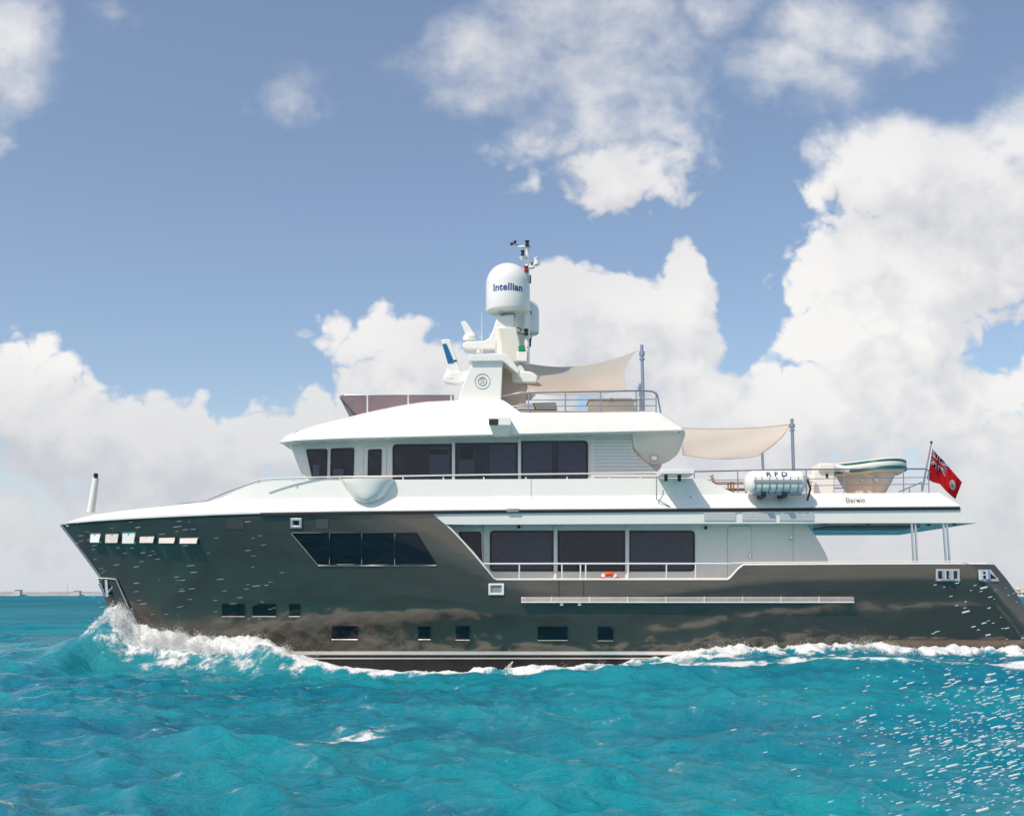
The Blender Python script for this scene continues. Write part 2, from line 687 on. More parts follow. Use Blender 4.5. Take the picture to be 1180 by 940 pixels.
def band(quad_fn, u0, u1, name, material, parent, off=0.015, nu=60, thick=None):
    pass


def hull_patch(q, off, nu=8, nv=4, skirt=0.05):
    """a sheet lying on the hull, corners given in pixels (tl, tr, br, bl), with turned-in edges"""
    tl, tr, br, bl = [Vector(p) for p in q]
    rows = []
    for j in range(nv + 1):
        r = []
        for i in range(nu + 1):
            a = tl.lerp(tr, i / nu)
            c = bl.lerp(br, i / nu)
            p = a.lerp(c, j / nv)
            h = hull_hit(p.x, p.y)
            r.append(Vector((h.x, h.y - off, h.z)))
        rows.append(r)
    m = MB()
    m.grid(rows)
    per = rows[0] + [r[-1] for r in rows[1:]] + rows[-1][::-1][1:] + [r[0] for r in rows[::-1]][1:]
    back = [p + Vector((0, skirt, 0)) for p in per]
    m.grid([per, back])
    return m


def hull_ring(q, w, off, skirt=0.05):
    """frame of width w pixels round a hull opening"""
    tl, tr, br, bl = q
    m = MB()
    for a in ([tl, tr, (tr[0] - w, tr[1] + w), (tl[0] + w, tl[1] + w)],
              [(bl[0] + w, bl[1] - w), (br[0] - w, br[1] - w), br, bl],
              [tl, (tl[0] + w, tl[1] + w), (bl[0] + w, bl[1] - w), bl],
              [(tr[0] - w, tr[1] + w), tr, br, (br[0] - w, br[1] - w)]):
        s = hull_patch(a, off, 4, 4, skirt)
        m.add(s.v, s.f)
    return m


# boot stripes
def stripe(px0, px1, y0a, y1a, off=0.012):
    return hull_patch([(px0, y0a), (px1, y0a), (px1, y1a), (px0, y1a)], off, 120, 2, 0.03)


stripe(332, 1062, 750.3, 754.2).build('boot_stripe', M['white'], yacht)
stripe(332, 1062, 757.6, 759.0).build('boot_stripe', M['white'], yacht)

# strake at the quarter
pts = []
for i in range(60):
    px = 985 + (1192 - 985) * i / 59
    ww = min(1, i / 8.0)
    p = hull_hit(px, 744.5 - 1.0 * ww)
    pts.append(p)
ms = MB()
rws = []
for i, p in enumerate(pts):
    k = math.sin(min(1, (i + .4) / 12) * math.pi / 2)
    rws.append([(p.x, p.y + 0.1 - (0.1 + 0.24 * math.sin(a)) * k, p.z + 0.19 * k * math.cos(a)) for a in [math.pi * t / 10 for t in range(11)]])
ms.grid(rws)
ms.add(rws[-1], [tuple(range(11))])
ms.twin().build('stern_strake', M['strake'], yacht)

# stem bar, anchor pocket
mb = MB()
mb.tube([(stem(z) - 0.01, YC, z) for z in np.linspace(0.8, 4.66, 24)], 0.045, 8)
mb.build('stem_bar', M['steel'], yacht)
plate = hull_patch([(113.5, 666), (134.5, 667.5), (149, 700), (124, 700)], 0.05, 6, 8, 0.08).build('anchor_plate', M['hull'], yacht)
pp = [hull_hit(a, b_) + Vector((0, -0.07, 0)) for a, b_ in ((113.5, 666), (124, 666.2), (134.5, 667.3), (141, 682), (149, 700))]
MB().tube(pp, 0.022, 6).build('plate_rim', M['frame'], plate)
an = MB()
h = hull_hit(124, 676) + Vector((0, -0.12, 0))
an.tube([h + Vector((0, 0, .25)), h + Vector((0.05, -.02, -.35))], 0.06, 8)
an.tube([h + Vector((-.22, 0, .12)), h + Vector((-.02, -.03, -.34)), h + Vector((.26, 0, .05))], 0.07, 8, r2=0.03)
an.build('anchor', M['chrome'], plate)

# bulwark openings at the bow
for k, (x0, y0, x1, y1) in enumerate([(104.5, 614.5, 116, 625), (122, 614.5, 137, 625.5), (141.5, 613.5, 156, 626), (161.5, 617.5, 178, 625.5), (183.5, 619, 202, 626), (207.5, 619.3, 228, 626.3)]):
    sk = -0.0
    q = [(x0, y0), (x1, y0 - .2), (x1, y1), (x0 + 1.2, y1)]
    f = hull_ring([(x0 - .8, y0 - .8), (x1 + .8, y0 - 1), (x1 + .8, y1 + .8), (x0 + .4, y1 + .8)], 1.5, 0.03).build('bow_opening', M['chrome'] if k in (0, 2) else M['plate'], yacht)
    lm = hull_patch(q, 0.012, 6, 4)
    zs_ = [v[2] for v in lm.v]
    z0_, z1_ = min(zs_), max(zs_)
    lm.v = [(x, y - 0.17 * (z1_ - z) / (z1_ - z0_), z) for x, y, z in lm.v]      # lining stands for the sunlit inside, lower edge pushed out to catch sun
    lm.build('lining', M['lightplate'] if k not in (0, 2) else M['white'], f)
    if k in (0, 1, 2, 3):
        w_ = MB()
        c0 = hull_hit((x0 + x1) / 2, y0 + 1) + Vector((0, -.02, 0))
        c1 = hull_hit((x0 + x1) / 2 + (3 if k == 1 else 0), y1 - 1) + Vector((0, -.02, 0))
        w_.tube([c0, c1], 0.035, 8)
        w_.build('roller', M['steel'], f)

# hull portholes
for (x0, y0, x1, y1) in [(256, 695.5, 282, 709.5), (291, 695.5, 318, 709.5), (333, 695.5, 346, 709.5), (382.5, 720.5, 412.5, 736), (482, 721, 496, 736),
                         (525, 721, 541, 736.5), (619.5, 721.5, 654, 737), (688.5, 721.5, 706.5, 737.5)]:
    q = [(x0, y0), (x1, y0), (x1, y1), (x0, y1)]
    f = hull_ring(q, 1.4, 0.025).build('porthole', M['blackgloss'], yacht)
    hull_patch(q, 0.010, 5, 4).build('pane', M['hullglass'], f)
    MB().tube([hull_hit(x0 + (x1 - x0) * t, y1 + .6) + Vector((0, -.02, 0)) for t in (0, .5, 1)], 0.011, 6).build('sill', M['rub'], f)

# forward saloon windows in the hull
SW = [(336, 614), (480, 614), (503, 650.5), (367, 650.5)]


def swedge(x):  # top and bottom of the glazed strip at column x
    if x < 367:
        return 614, 614 + (x - 336) / 31 * 36.5
    if x > 480:
        return 614 + (x - 480) / 23 * 36.5, 650.5
    return 614, 650.5


for (a, b_) in ((336.5, 379.4), (380.6, 416.5), (417.7, 454.5), (455.7, 502.5)):
    rows = []
    xs = sorted(set(list(np.linspace(a, b_, 9)) + [x for x in (367.0, 480.0) if a < x < b_]))
    m = MB()
    for j in range(5):
        rows.append([])
        for x in xs:
            t0, t1 = swedge(x)
            h = hull_hit(x, t0 + (t1 - t0) * j / 4)
            rows[-1].append(Vector((h.x, h.y - 0.014, h.z)))
    m.grid(rows)
    win = m.build('hull_window', M['hullglass'], yacht)
    per = [r for r in rows[0]] + [r[-1] for r in rows[1:]] + rows[-1][::-1][1:] + [r[0] for r in rows[::-1]][1:]
    MB().tube([p + Vector((0, -0.006, 0)) for p in per], 0.022, 6).build('frame', M['blackgloss'], win)
    x_ = xs[-1] + .6
    if x_ < 460:
        MB().tube([hull_hit(x_, 614.5) + Vector((0, -.02, 0)), hull_hit(x_, 651) + Vector((0, -.02, 0))], 0.022, 6).build('mullion', M['rub'], win)
tr = [hull_hit(*q) + Vector((0, -.025, 0)) for q in ((336, 614.5), (350, 631), (367, 651.3), (430, 651.5), (503, 651.3))]
MB().tube(tr, 0.02, 6).build('window_trim', M['rub'], yacht)

# little fittings on the topsides
for (x0, y0, x1, y1, kind) in [(335, 597, 348, 608.5, 0), (563, 672, 581, 685.5, 1), (1078, 655.5, 1105.5, 669.5, 2), (1126.5, 656, 1152, 669.5, 2)]:
    q = [(x0, y0), (x1, y0), (x1, y1), (x0, y1)]
    if kind == 2 and x0 > 1120:
        q = [(x0, y0), (1141, y0), (1151, y1), (x0 + 1.5, y1)]
    w = 2.6 if kind else 3.0
    f = hull_ring(q, w, 0.05, 0.08).build('fairlead', M['white'] if kind == 1 else M['frame'], yacht, bevel=0.015)
    hull_patch(q, 0.012, 4, 4).build('backing', M['greyvent'] if kind == 1 else M['blackgloss'], f)
    if kind == 2:
        cx = (q[0][0] + q[1][0]) / 2
        for dx in (-5, 3):
            MB().tube([hull_hit(cx + dx, y0 + 1.5) + Vector((0, -.05, 0)), hull_hit(cx + dx + .5, y1 - 1.5) + Vector((0, -.05, 0))], 0.09, 12).build('roller', M['chrome'], f)
for (x0, y0, x1, y1) in [(260.5, 598.5, 281, 609.5), (364.5, 598, 378.5, 608.5)]:
    hull_patch([(x0, y0), (x1, y0), (x1, y1), (x0, y1)], 0.014, 4, 3).build('hull_vent', M['plate'], yacht)
# boarding gate outline in the bulwark
for x in (644.2, 672.6):
    MB().tube([hull_hit(x, 669), hull_hit(x, 687)], 0.012, 6).build('gate_seam', M['black'], yacht)

# rubbing rail
ra, rb = 600.5, 983
m = MB()
rows = []
for i in range(70):
    px = ra + (rb - ra) * i / 69
    a = hull_hit(px, 687.6); c = hull_hit(px, 694.0)
    rows.append([a, a + Vector((0, -.13, -.02)), c + Vector((0, -.13, .02)), c])
m.grid(rows)
m.add(rows[0], [(0, 1, 2, 3)]); m.add(rows[-1], [(0, 1, 2, 3)])
rr = m.build('rubbing_rail', M['rub'], yacht, bevel=0.012)
for px in (636, 679.5, 723, 767, 811, 855, 899, 943):
    MB().tube([hull_hit(px, 687.2) + Vector((0, -.135, 0)), hull_hit(px, 694.4) + Vector((0, -.135, 0))], 0.022, 6).build('joint', M['white'], rr)
for px in (647, 667.5):
    h = hull_hit(px, 695.5)
    MB().box((h.x - .05, h.y - .12, h.z - .05), (h.x + .05, h.y, h.z + .03)).build('bracket', M['white'], rr)
MB().tube([hull_hit(px, 693.8) + Vector((0, -.14, 0)) for px in np.linspace(ra, rb, 30)], 0.02, 6).build('rail_edge', M['white'], rr)

# white cap on the bulwark
cap = []
for q in TOPL:
    if q[0] >= 513 and q[0] <= 1138:
        cap.append(hull_hit(*q) + Vector((0, 0.05, 0.015)))
MB().tube(cap, 0.035, 8).twin().build('cap_rail', M['rail'], yacht)
MB().tube([hull_hit(*q) + Vector((0, -0.01, 0.01)) for q in TOPL if q[0] <= 499], 0.03, 8).twin().build('sheer_moulding', M['black'], yacht)

# main deck
dk = MB()
n = 40
xs = np.linspace(-3.4, 15.3, n)
e1 = [(x, YC - hb(x, 2.0) + 0.16, 1.9) for x in xs]
e2 = [(x, YC + hb(x, 2.0) - 0.16, 1.9) for x in xs]
dk.grid([e1, e2])
dk.build('main_deck', M['teak'], yacht)

# ---- upper bulwark band, white, from the bow to the stern overhang
BX = [(76, 603.2), (110, 600.3), (150, 597.8), (200, 595.3), (250, 593.2), (300, 591.7), (400, 590.2), (495, 589.3), (600, 588.2), (1108, 584.6)]
CX = [(76, 602.8), (85, 599.5), (110, 593.6), (150, 588.5), (200, 583.3), (240, 579.2), (300, 574.8), (480, 572.5), (750, 570.5), (845, 569.5), (1085, 568.8)]
TXB = [(76, 602.4), (85, 598.5), (110, 592.6), (150, 587.3), (200, 582.2), (240, 578), (255, 573.5), (270, 566), (290, 558.5), (305, 555), (320, 553.5), (480, 552.3),
       (755, 551.2), (805, 551.2), (815, 553.0), (830, 560.5), (845, 567.6), (860, 568.4), (1082, 567.8)]


def ip(tab, px):
    return float(np.interp(px, [t[0] for t in tab], [t[1] for t in tab]))


def bdeck(px, py):
    p = hull_hit(px, py)
    return YC - p.y


def plan_b(px):
    """half breadth of the deck edge at a column, forward of amidships from the hull itself"""
    if px < 480:
        return bdeck(px, ip(TOPL, px))
    return 3.6 - 0.08 * min(1, max(0, (px - 900) / 225)) ** 2


cols = [76.5, 79, 83, 88, 95, 102] + list(np.arange(110, 500, 8)) + list(np.arange(500, 800, 20)) + list(np.arange(800, 862, 3)) + list(np.arange(866, 1083, 12))
cols = sorted(set(list(cols) + [240, 255, 262, 270, 280, 290, 297, 305, 1082]))
m = MB()
rows = [[] for _ in range(6)]
for px in cols:
    t = max(0, (px - 1040) / 42)
    pb = px + 25 * t if t > 0 else px      # the overhang's end rakes aft
    pc = px + 2 * t
    b0 = plan_b(px)
    k = min(1.0, b0 / 1.6)
    cy, ty = ip(CX, px), ip(TXB, px)
    ty = min(ty, cy - 0.4)
    bA = b0 + 0.05
    bC = b0 + 0.05 - 0.30 * k
    bT = bC - 0.035 * k
    rows[0].append(pt(pb, ip(BX, pb), bA))
    rows[1].append(pt(pb, ip(BX, pb) - min(2.0, ip(BX, pb) - cy), bA + 0.01))
    rows[2].append(pt(pc, cy, bC))
    rows[3].append(pt(px, ty, bT))
    top = pt(px, ty, bT)
    bi = max(0.0, bT - 0.14 * k)
    rows[4].append(Vector((top.x, YC - bi, top.z)))
    dz = 0.0 if px < 1 else min(0.75, max(0.0, top.z - pt(pc, cy, bC).z + 0.12))
    rows[5].append(Vector((top.x, YC - bi, top.z - dz)))
m.grid(rows)
m.mirror()
# deck between the sides, stern end
l = rows[5]
m.grid([l, [Vector((p.x, 2 * YC - p.y, p.z)) for p in l]], 1)
endc = [r[-1] for r in rows]
m.grid([endc, [Vector((p.x, 2 * YC - p.y, p.z)) for p in endc]])
bul = m.build('upper_bulwark', [M['white'], M['teak']], yacht, angle=24)

# black strake below the bulwark, and the white fascia under it
pts = [pt(px, ip(BX, px) + .8, plan_b(px) + 0.065) for px in np.linspace(300, 1106, 90)]
m = MB()
m.grid([[p + Vector((0, .05, .05)) for p in pts], [p + Vector((0, -.012, .045)) for p in pts], [p + Vector((0, -.012, -.045)) for p in pts], [p + Vector((0, .05, -.05)) for p in pts]])
m.mirror()
e = pts[-1]
m.box((e.x - .04, e.y, e.z - .045), (e.x + .012, 2 * YC - e.y, e.z + .045))
m.build('black_strake', M['black'], yacht)

FB = [(497, 590.3), (501, 594), (508, 600), (513, 603.8), (530, 604.2), (930, 602.6), (1126, 602.4)]
m = MB()
rows = [[], [], [], []]
fc = [497, 499, 501, 505, 508, 511, 513, 516] + list(np.arange(520, 1100, 20)) + [1100, 1108]
for px in fc:
    t = max(0, (px - 1000) / 108)
    pb = px + 18.5 * t
    a = pt(px, ip(BX, px) + 1.2, plan_b(px) + 0.03)
    c = pt(pb, ip(FB, pb), plan_b(px) + 0.015)
    rows[0].append(a)
    rows[1].append(c)
    rows[2].append(Vector((c.x, c.y + 0.10, c.z + 0.012)))
    rows[3].append(Vector((c.x, YC, c.z + 0.012)))
m.grid(rows)
m.mirror()
endc = [r[-1] for r in rows[:2]]
m.grid([endc, [Vector((p.x, 2 * YC - p.y, p.z)) for p in endc]])
fas = m.build('overhang_fascia', M['white'], yacht, angle=24)
# louvred vents in the fascia
for (x0, x1) in ((811, 847.5), (855, 893.5), (898, 937.5)):
    m = MB()
    for k in range(5):
        y = 590.2 + k * 1.9
        b = plan_b(860) + 0.030 - 0.01 * (y - 588) / 16
        a0, a1 = pt(x0, y, b), pt(x1, y, b)
        m.box((a0.x, a0.y - .028, a0.z - .04), (a1.x, a0.y + .02, a0.z - .005))
    m.build('fascia_vent', M['louvre'], yacht)
# brown inset panel, lamps under the overhang
zs = rows[2][-4].z
m = MB()
x0_, x1_ = pt(965, 607, 3.0).x, pt(1075, 607, 3.0).x
m.box((x0_, YC - 1.9, zs - .035), (x1_, YC - .1, zs - .005))
m.build('ceiling_panel', M['plate'], yacht)
for px, b in ((950, 2.9), (985, 2.0), (1000, 2.9), (1070, 2.6), (1100, 2.9), (960, 1.8)):
    p = pt(px, 604, b)
    MB().lathe((p.x, p.y, zs - .03), [(0.07, 0), (0.07, .03)], 12).build('ceiling_lamp', M['black'], yacht)

# ---- main deck house
BW = 2.62
m = MB()
zt_ = pt(700, 604, 3.5).z + 0.02
wl = [pt(488, 600, BW).x]
prof = [(925, 602.5), (931, 607), (939, 616), (947, 629), (953, 641), (957, 655), (959, 668)]
xr = [xz(px, py, BW) for px, py in prof]
poly = [(wl[0], 1.9), (xr[-1][0], 1.9)] + xr[::-1] + [(wl[0], zt_)]
m.prism(poly, YC - BW, YC - BW + 0.12)
m.mirror()
x_end = pt(915, 620, BW).x
m.box((x_end - .1, YC - BW + .121, 1.9), (x_end, YC + BW - .121, zt_ - 0.01))
m.box((wl[0], YC - BW + .121, 1.9), (wl[0] + .1, YC + BW - .121, zt_ - 0.01))
house = m.build('main_deckhouse', M['white'], yacht, angle=20)


def window(poly, b, r, parent, kind='plain', name='window', split=None):
    """gasket, cabin behind, blind, tinted pane"""
    pr = rounded(poly, r)
    cx = sum(p[0] for p in poly) / len(poly)
    cy = sum(p[1] for p in poly) / len(poly)
    big = [((x - cx) * (1 + 1.1 / max(8, abs(max(p[0] for p in poly) - cx))) + cx, (y - cy) * (1 + 1.1 / max(8, abs(max(p[1] for p in poly) - cy))) + cy) for x, y in pr]
    y0 = YC - b
    ring_o = [xz(x, y, b) for x, y in big]
    ring_i = [xz(x, y, b) for x, y in pr]
    m = MB()
    n = len(big)
    O = [Vector((x, y0 - 0.030, z)) for x, z in ring_o]
    I = [Vector((x, y0 - 0.030, z)) for x, z in ring_i]
    OB = [Vector((x, y0 + 0.002, z)) for x, z in ring_o]
    m.grid([OB, O, I, [Vector((p.x, y0 - 0.004, p.z)) for p in I]], 0, True)
    f = m.build(name, M['black'], parent, angle=30)
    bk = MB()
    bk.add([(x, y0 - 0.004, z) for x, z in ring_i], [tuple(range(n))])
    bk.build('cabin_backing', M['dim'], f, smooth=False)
    xs_ = [p[0] for p in poly]; ys_ = [p[1] for p in poly]
    for (a, c, t0, t1, mk) in (split or []):
        xa = min(xs_) + (max(xs_) - min(xs_)) * a; xb = min(xs_) + (max(xs_) - min(xs_)) * c
        ya = min(ys_) + (max(ys_) - min(ys_)) * t0; yb = min(ys_) + (max(ys_) - min(ys_)) * t1
        p0 = xz(xa, yb, b); p1 = xz(xb, ya, b)
        MB().box((p0[0], y0 - .012, p0[1]), (p1[0], y0 - .006, p1[1])).build('blind', M[mk], f)
    g = MB()
    g.add([(x, y0 - 0.022, z) for x, z in ring_i], [tuple(range(n))])
    g.build('pane', M['glass'], f, smooth=False)
    return f


for (x0, x1, rr_) in ((565.5, 637, [5, 1, 1, 5]), (643.5, 720, 1.5), (725.5, 799.5, [1, 5, 5, 1])):
    window(rect(x0, 612.3, x1, 657), BW, rr_, yacht, name='saloon_window', split=[(0.02, .98, .03, .97, 'blind')])
window([(530, 613.5), (553.5, 613.5), (554.5, 652), (548, 652)], BW, 3, yacht, name='side_door_window')
# rounded mullion strips between the panes
for x in (640.2, 722.7):
    a = pt(x, 607, BW + .03); c = pt(x, 667, BW + .03)
    MB().tube([a, c], 0.07, 10).build('window_post', M['white'], yacht)
a = pt(558.5, 606, BW + .03); c = pt(558.5, 667, BW + .03)
MB().tube([a, c], 0.05, 10).build('window_post', M['white'], yacht)


def door_outline(poly, b, parent, name, r=5):
    pr = rounded(poly, r)
    y0 = YC - b
    ring = [Vector((xz(x, y, b)[0], y0 - 0.004, xz(x, y, b)[1])) for x, y in pr]
    d = MB()
    d.prism([(p.x, p.z) for p in ring], y0 - 0.018, y0 + 0.01)
    o = d.build(name, M['white'], parent, angle=30)
    s = MB()
    s.tube(ring + [ring[0]], 0.012, 6)
    s.build('seal', M['greyvent'], o)
    return o


sd = door_outline(rect(838.5, 606.3, 866, 672), BW, yacht, 'side_door')
h = pt(864, 640, BW)
MB().box((h.x - .03, h.y - .07, h.z - .06), (h.x + .02, h.y - .019, h.z + .06)).build('handle', M['chrome'], sd)
for px, b, py in ((598, BW, 607), (813, BW, 608), (911, BW, 620)):
    h = pt(px, py, b)
    MB().lathe((h.x, h.y - .08, h.z), [(0.0, 0), (0.05, .01), (0.05, .08)], 12, axis='y').build('deck_lamp', M['black' if px < 900 else 'chrome'], yacht)
a = pt(914, 604, BW); c = pt(914, 668, BW)
MB().box((a.x - .006, a.y - .004, c.z), (a.x + .006, a.y + .01, a.z)).build('panel_seam', M['greyvent'], yacht)


def railing(name, line, posts, r, mats, mirror=True, wires=(), pr=None, foot=None):
    """top rail (list of points), posts as children"""
    m = MB().tube(line, r, 8)
    m.tw = mirror
    o = m.build(name, mats, yacht)
    for w in wires:
        q = MB().tube(w, r * .55, 6)
        q.tw = mirror
        q.build('wire', mats, o)
    for (a, c) in posts:
        q = MB().tube([a, c], pr or r * .8, 8)
        q.build('post', mats, o)
    return o


# main deck side rail (white) and its continuation aft
RB = 3.40
ln = [pt(556, 649.5, RB)] + [pt(x, 649.3, RB) for x in (640, 740, 838)]
railing('side_deck_rail', ln, [(pt(x, 649.5, RB), pt(x, 669, RB)) for x in (598.5, 669, 675, 724, 768, 801.5)] + [(pt(647.5, 650, RB), pt(648, 669, RB))], 0.030, M['rail'])
ln = [pt(838, 649.3, RB), pt(856, 648.2, RB), pt(1000, 647.2, RB), pt(1112, 646.5, RB), pt(1118, 649.5, RB)]
railing('aft_deck_rail', ln, [(pt(x, 648, RB), pt(x, 652, RB)) for x in (880, 960, 1015, 1060)], 0.022, M['rail'])

# support posts under the overhang
for (xa, xb) in ((1050.5, 1053.0), (1087.0, 1090.5)):
    for dx, bb in ((0, 3.35), (4.2, 3.1)):
        a = pt(xa + dx, 603, bb); c = pt(xb + dx, 650, bb)
        a.z = zs + .01
        MB().tube([a, c], 0.040, 10).build('overhang_post', M['chrome'], yacht)

# ---- upper deck house
BU = 2.32
m = MB()
zb_ = pt(600, 574, BU).z
ztp = pt(600, 500.5, 3.1).z
Xf_t = pt(338, 516, BU).x
Xf_b = pt(353.5, 556, BU).x
zz0 = pt(353, 556, BU).z


def front_x(z):
    return Xf_b + (Xf_t - Xf_b) * (z - zz0) / (pt(338, 516, BU).z - zz0)


RBOT = [(320, 511), (338, 508.6), (402, 506), (500, 503.6), (598, 501), (700, 498.7), (786, 496.6)]


def zpx_(py, b):
    return CH + (HOR - py) / F * (YC - b)


# plan section: rounded front
plan = []
for t in np.linspace(0, 1, 9):
    a = t * math.pi / 2
    plan.append((-1.05 * (math.cos(a) - 0.0), BU - 0.9 + 0.9 * math.sin(a)))
plan = [(-1.05, 0.0), (-1.05, 1.0)] + plan
X_aft = pt(728, 530, BU).x
rows = []
for z in (zb_, zz0, pt(338, 516, BU).z, pt(338, 508.6, 3.12).z + .06):
    fx = front_x(z)
    za = z if z < 7.2 else zpx_(ip(RBOT, 728), 3.12) + .06
    rows.append([Vector((fx + dx * .15, YC - b, z)) for dx, b in plan] + [Vector((X_aft, YC - BU, za))])
m.grid(rows)
m.mirror()
e = [r[-1] for r in rows]
m.grid([e, [Vector((p.x, 2 * YC - p.y, p.z)) for p in e]])
m.build('upper_deckhouse', M['white'], yacht, angle=30)

window([(354, 518.6), (376.4, 518.2), (375.8, 550), (360.5, 550)], BU, 2.5, yacht, name='wheelhouse_window', split=[(0.30, .62, .55, .98, 'curtain')])
window([(382.3, 517.8), (407.3, 517), (406.5, 549), (381.6, 549.2)], BU, 2.5, yacht, name='wheelhouse_window', split=[(0.1, .55, .72, .99, 'curtain')])
wd = door_outline([(420, 514.5), (445.5, 513.5), (445, 556), (418.5, 556)], BU, yacht, 'wheelhouse_door', 3)
window([(425.2, 519), (439, 518.4), (438.6, 546.8), (424.6, 547)], BU + .018, 1.5, wd, name='door_window')
for (x0, x1, t0, rr_, sp) in ((453.5, 520, 512.5, [5, 1, 1, 3], [(.62, .97, .12, .92, 'blind'), (.63, .95, .08, .28, 'curtain')]),
                              (525.5, 596, 511, 1.0, [(.05, .30, .1, .9, 'blind'), (.06, .29, .1, .45, 'curtain'), (.55, .97, .02, .95, 'blind')]),
                              (601.5, 676.5, 508.8, [1, 5, 5, 1], [(.02, .46, .02, .95, 'blind'), (.56, .98, .02, .95, 'blind')])):
    window([(x0, t0 + .6), (x1, t0), (x1, 551.5), (x0, 551.8)], BU, rr_, yacht, name='lounge_window', split=sp)
for x in (522.7, 598.7):
    a = pt(x, 505, BU + .02); c = pt(x, 556, BU + .02)
    MB().tube([a, c], 0.055, 10).build('window_post', M['white'], yacht)

# louvred side screen behind the lounge windows
poly = [(681, 501), (728, 499), (729, 518), (735, 525), (761, 547), (761, 556), (681, 556)]
m = MB()
m.prism([xz(x, y, BU + .05) for x, y in poly], YC - BU - .05, YC - BU - .005)
sc_ = m.twin().build('side_screen', M['white'], yacht, smooth=False)
for k in range(12):
    y = 506 + k * 3.9
    xe = 727 if y < 518 else 729 + (y - 518) * 1.1
    a = pt(684, y, BU + .05); c = pt(xe, y, BU + .05)
    MB().box((a.x, a.y - .022, a.z - .018), (c.x, a.y - .001, a.z + .018)).build('slat', M['louvre'], sc_)

# ---- hardtop roof
RBOT = [(320, 511), (338, 508.6), (402, 506), (500, 503.6), (598, 501), (700, 498.7), (786, 496.6)]
RTOP = [(320, 508), (332, 501.5), (345, 495.5), (370, 487.5), (400, 480.5), (420, 475.6), (440, 471.2), (465, 466.3), (490, 462.7), (520, 461.2), (570, 460.6), (579, 460.7), (584, 463.5),
        (592, 469.5), (600, 475.4), (690, 475), (752, 474.4), (760, 476), (772, 483), (788, 493.5)]
m = MB()
rc = list(np.arange(340, 578, 8)) + [579, 582, 585, 589, 593, 597, 600, 604] + list(np.arange(612, 752, 20)) + [752, 756, 760, 766, 772, 780, 785]
rc = sorted(set(rc))
rows = [[] for _ in range(8)]


def roof_b(px):
    bt = lerp(2.35, 2.15, min(1, max(0, (px - 340) / 180)))
    if px > 578:
        bt = lerp(2.15, 2.85, min(1, (px - 578) / 22))
    return bt


# rounded nose first
BE = 3.12
Xn = pt(320, 510, 2.4).x
XS = pt(340, 508, BE).x
nose = []
for s in np.linspace(0.0, 1.0, 10)[:-1]:
    e = 1 - (1 - s) ** 2
    b = 2.0 + (BE - 2.0) * math.sin(s * math.pi / 2) ** 0.8
    x = Xn + (XS - Xn) * (1 - math.cos(s * math.pi / 2)) ** 0.9
    nose.append((x, b, s))


def X2px(x, b):
    return 590 + x * F / (YC - b)


def zpx(py, b):
    return CH + (HOR - py) / F * (YC - b)


for (x, b, s) in nose:
    px = max(320, X2px(x, b))
    zb0 = zpx(ip(RBOT, px), b)
    bt = lerp(1.7, 2.35, s)
    oo = .5 * (1 - s)
    pxt = X2px(x + oo, bt)
    zt0 = max(zpx(ip(RTOP, pxt), bt), zb0 + .06)
    rows[0].append(Vector((x + .25, YC - b + .35, zb0 + .02)))
    rows[1].append(Vector((x + .03, YC - b + .02, zb0)))
    rows[2].append(Vector((x, YC - b, zb0 + .03)))
    rows[3].append(Vector((x, YC - b + .02, zb0 + .06)))
    zA = zb0 + .06
    rows[4].append(Vector((x + .4 * oo, YC - lerp(b, bt, .4), lerp(zA, zt0, .62))))
    rows[5].append(Vector((x + .8 * oo, YC - lerp(b, bt, .8), lerp(zA, zt0, .93))))
    rows[6].append(Vector((x + oo, YC - bt, zt0)))
    rows[7].append(Vector((x + oo, YC, zt0 + .03)))
for px in rc:
    b = BE
    x = pt(px, 500, b).x
    bt = roof_b(px)
    pb = pt(px, ip(RBOT, px), b)
    tp = pt(px, ip(RTOP, px), bt)
    hT = tp.z
    rows[0].append(Vector((x, YC - 2.5, pb.z + .03)))
    rows[1].append(Vector((x, YC - b + .03, pb.z)))
    rows[2].append(Vector((x, YC - b, pb.z + .04)))
    zA = pb.z + .10
    rows[3].append(Vector((x, YC - b + .02, zA)))
    rows[4].append(Vector((lerp(x, tp.x, .4), YC - lerp(b, bt, .4), lerp(zA, hT, .55))))
    rows[5].append(Vector((lerp(x, tp.x, .8), YC - lerp(b, bt, .78), lerp(zA, hT, .90))))
    rows[6].append(tp)
    deck = 0.0
    if px <= 579:
        rows[7].append(Vector((tp.x, YC, hT + .06)))
    else:
        rows[7].append(Vector((tp.x, YC, hT + .03)))
m.grid(rows)
m.mirror()
for e in ([r[-1] for r in rows], [r[0] for r in rows]):
    m.grid([e, [Vector((p.x, 2 * YC - p.y, p.z)) for p in e]])
# underside
m.grid([rows[0], [Vector((p.x, 2 * YC - p.y, p.z)) for p in rows[0]]])
roof = m.build('hardtop_roof', M['white'], yacht, angle=32)
# sun deck floor
a = pt(604, 475, 2.8); c = pt(752, 474.5, 2.8)
MB().box((a.x, YC - 2.7, a.z + .035), (c.x, YC + 2.7, a.z + .06)).build('sun_deck', M['teak'], yacht)

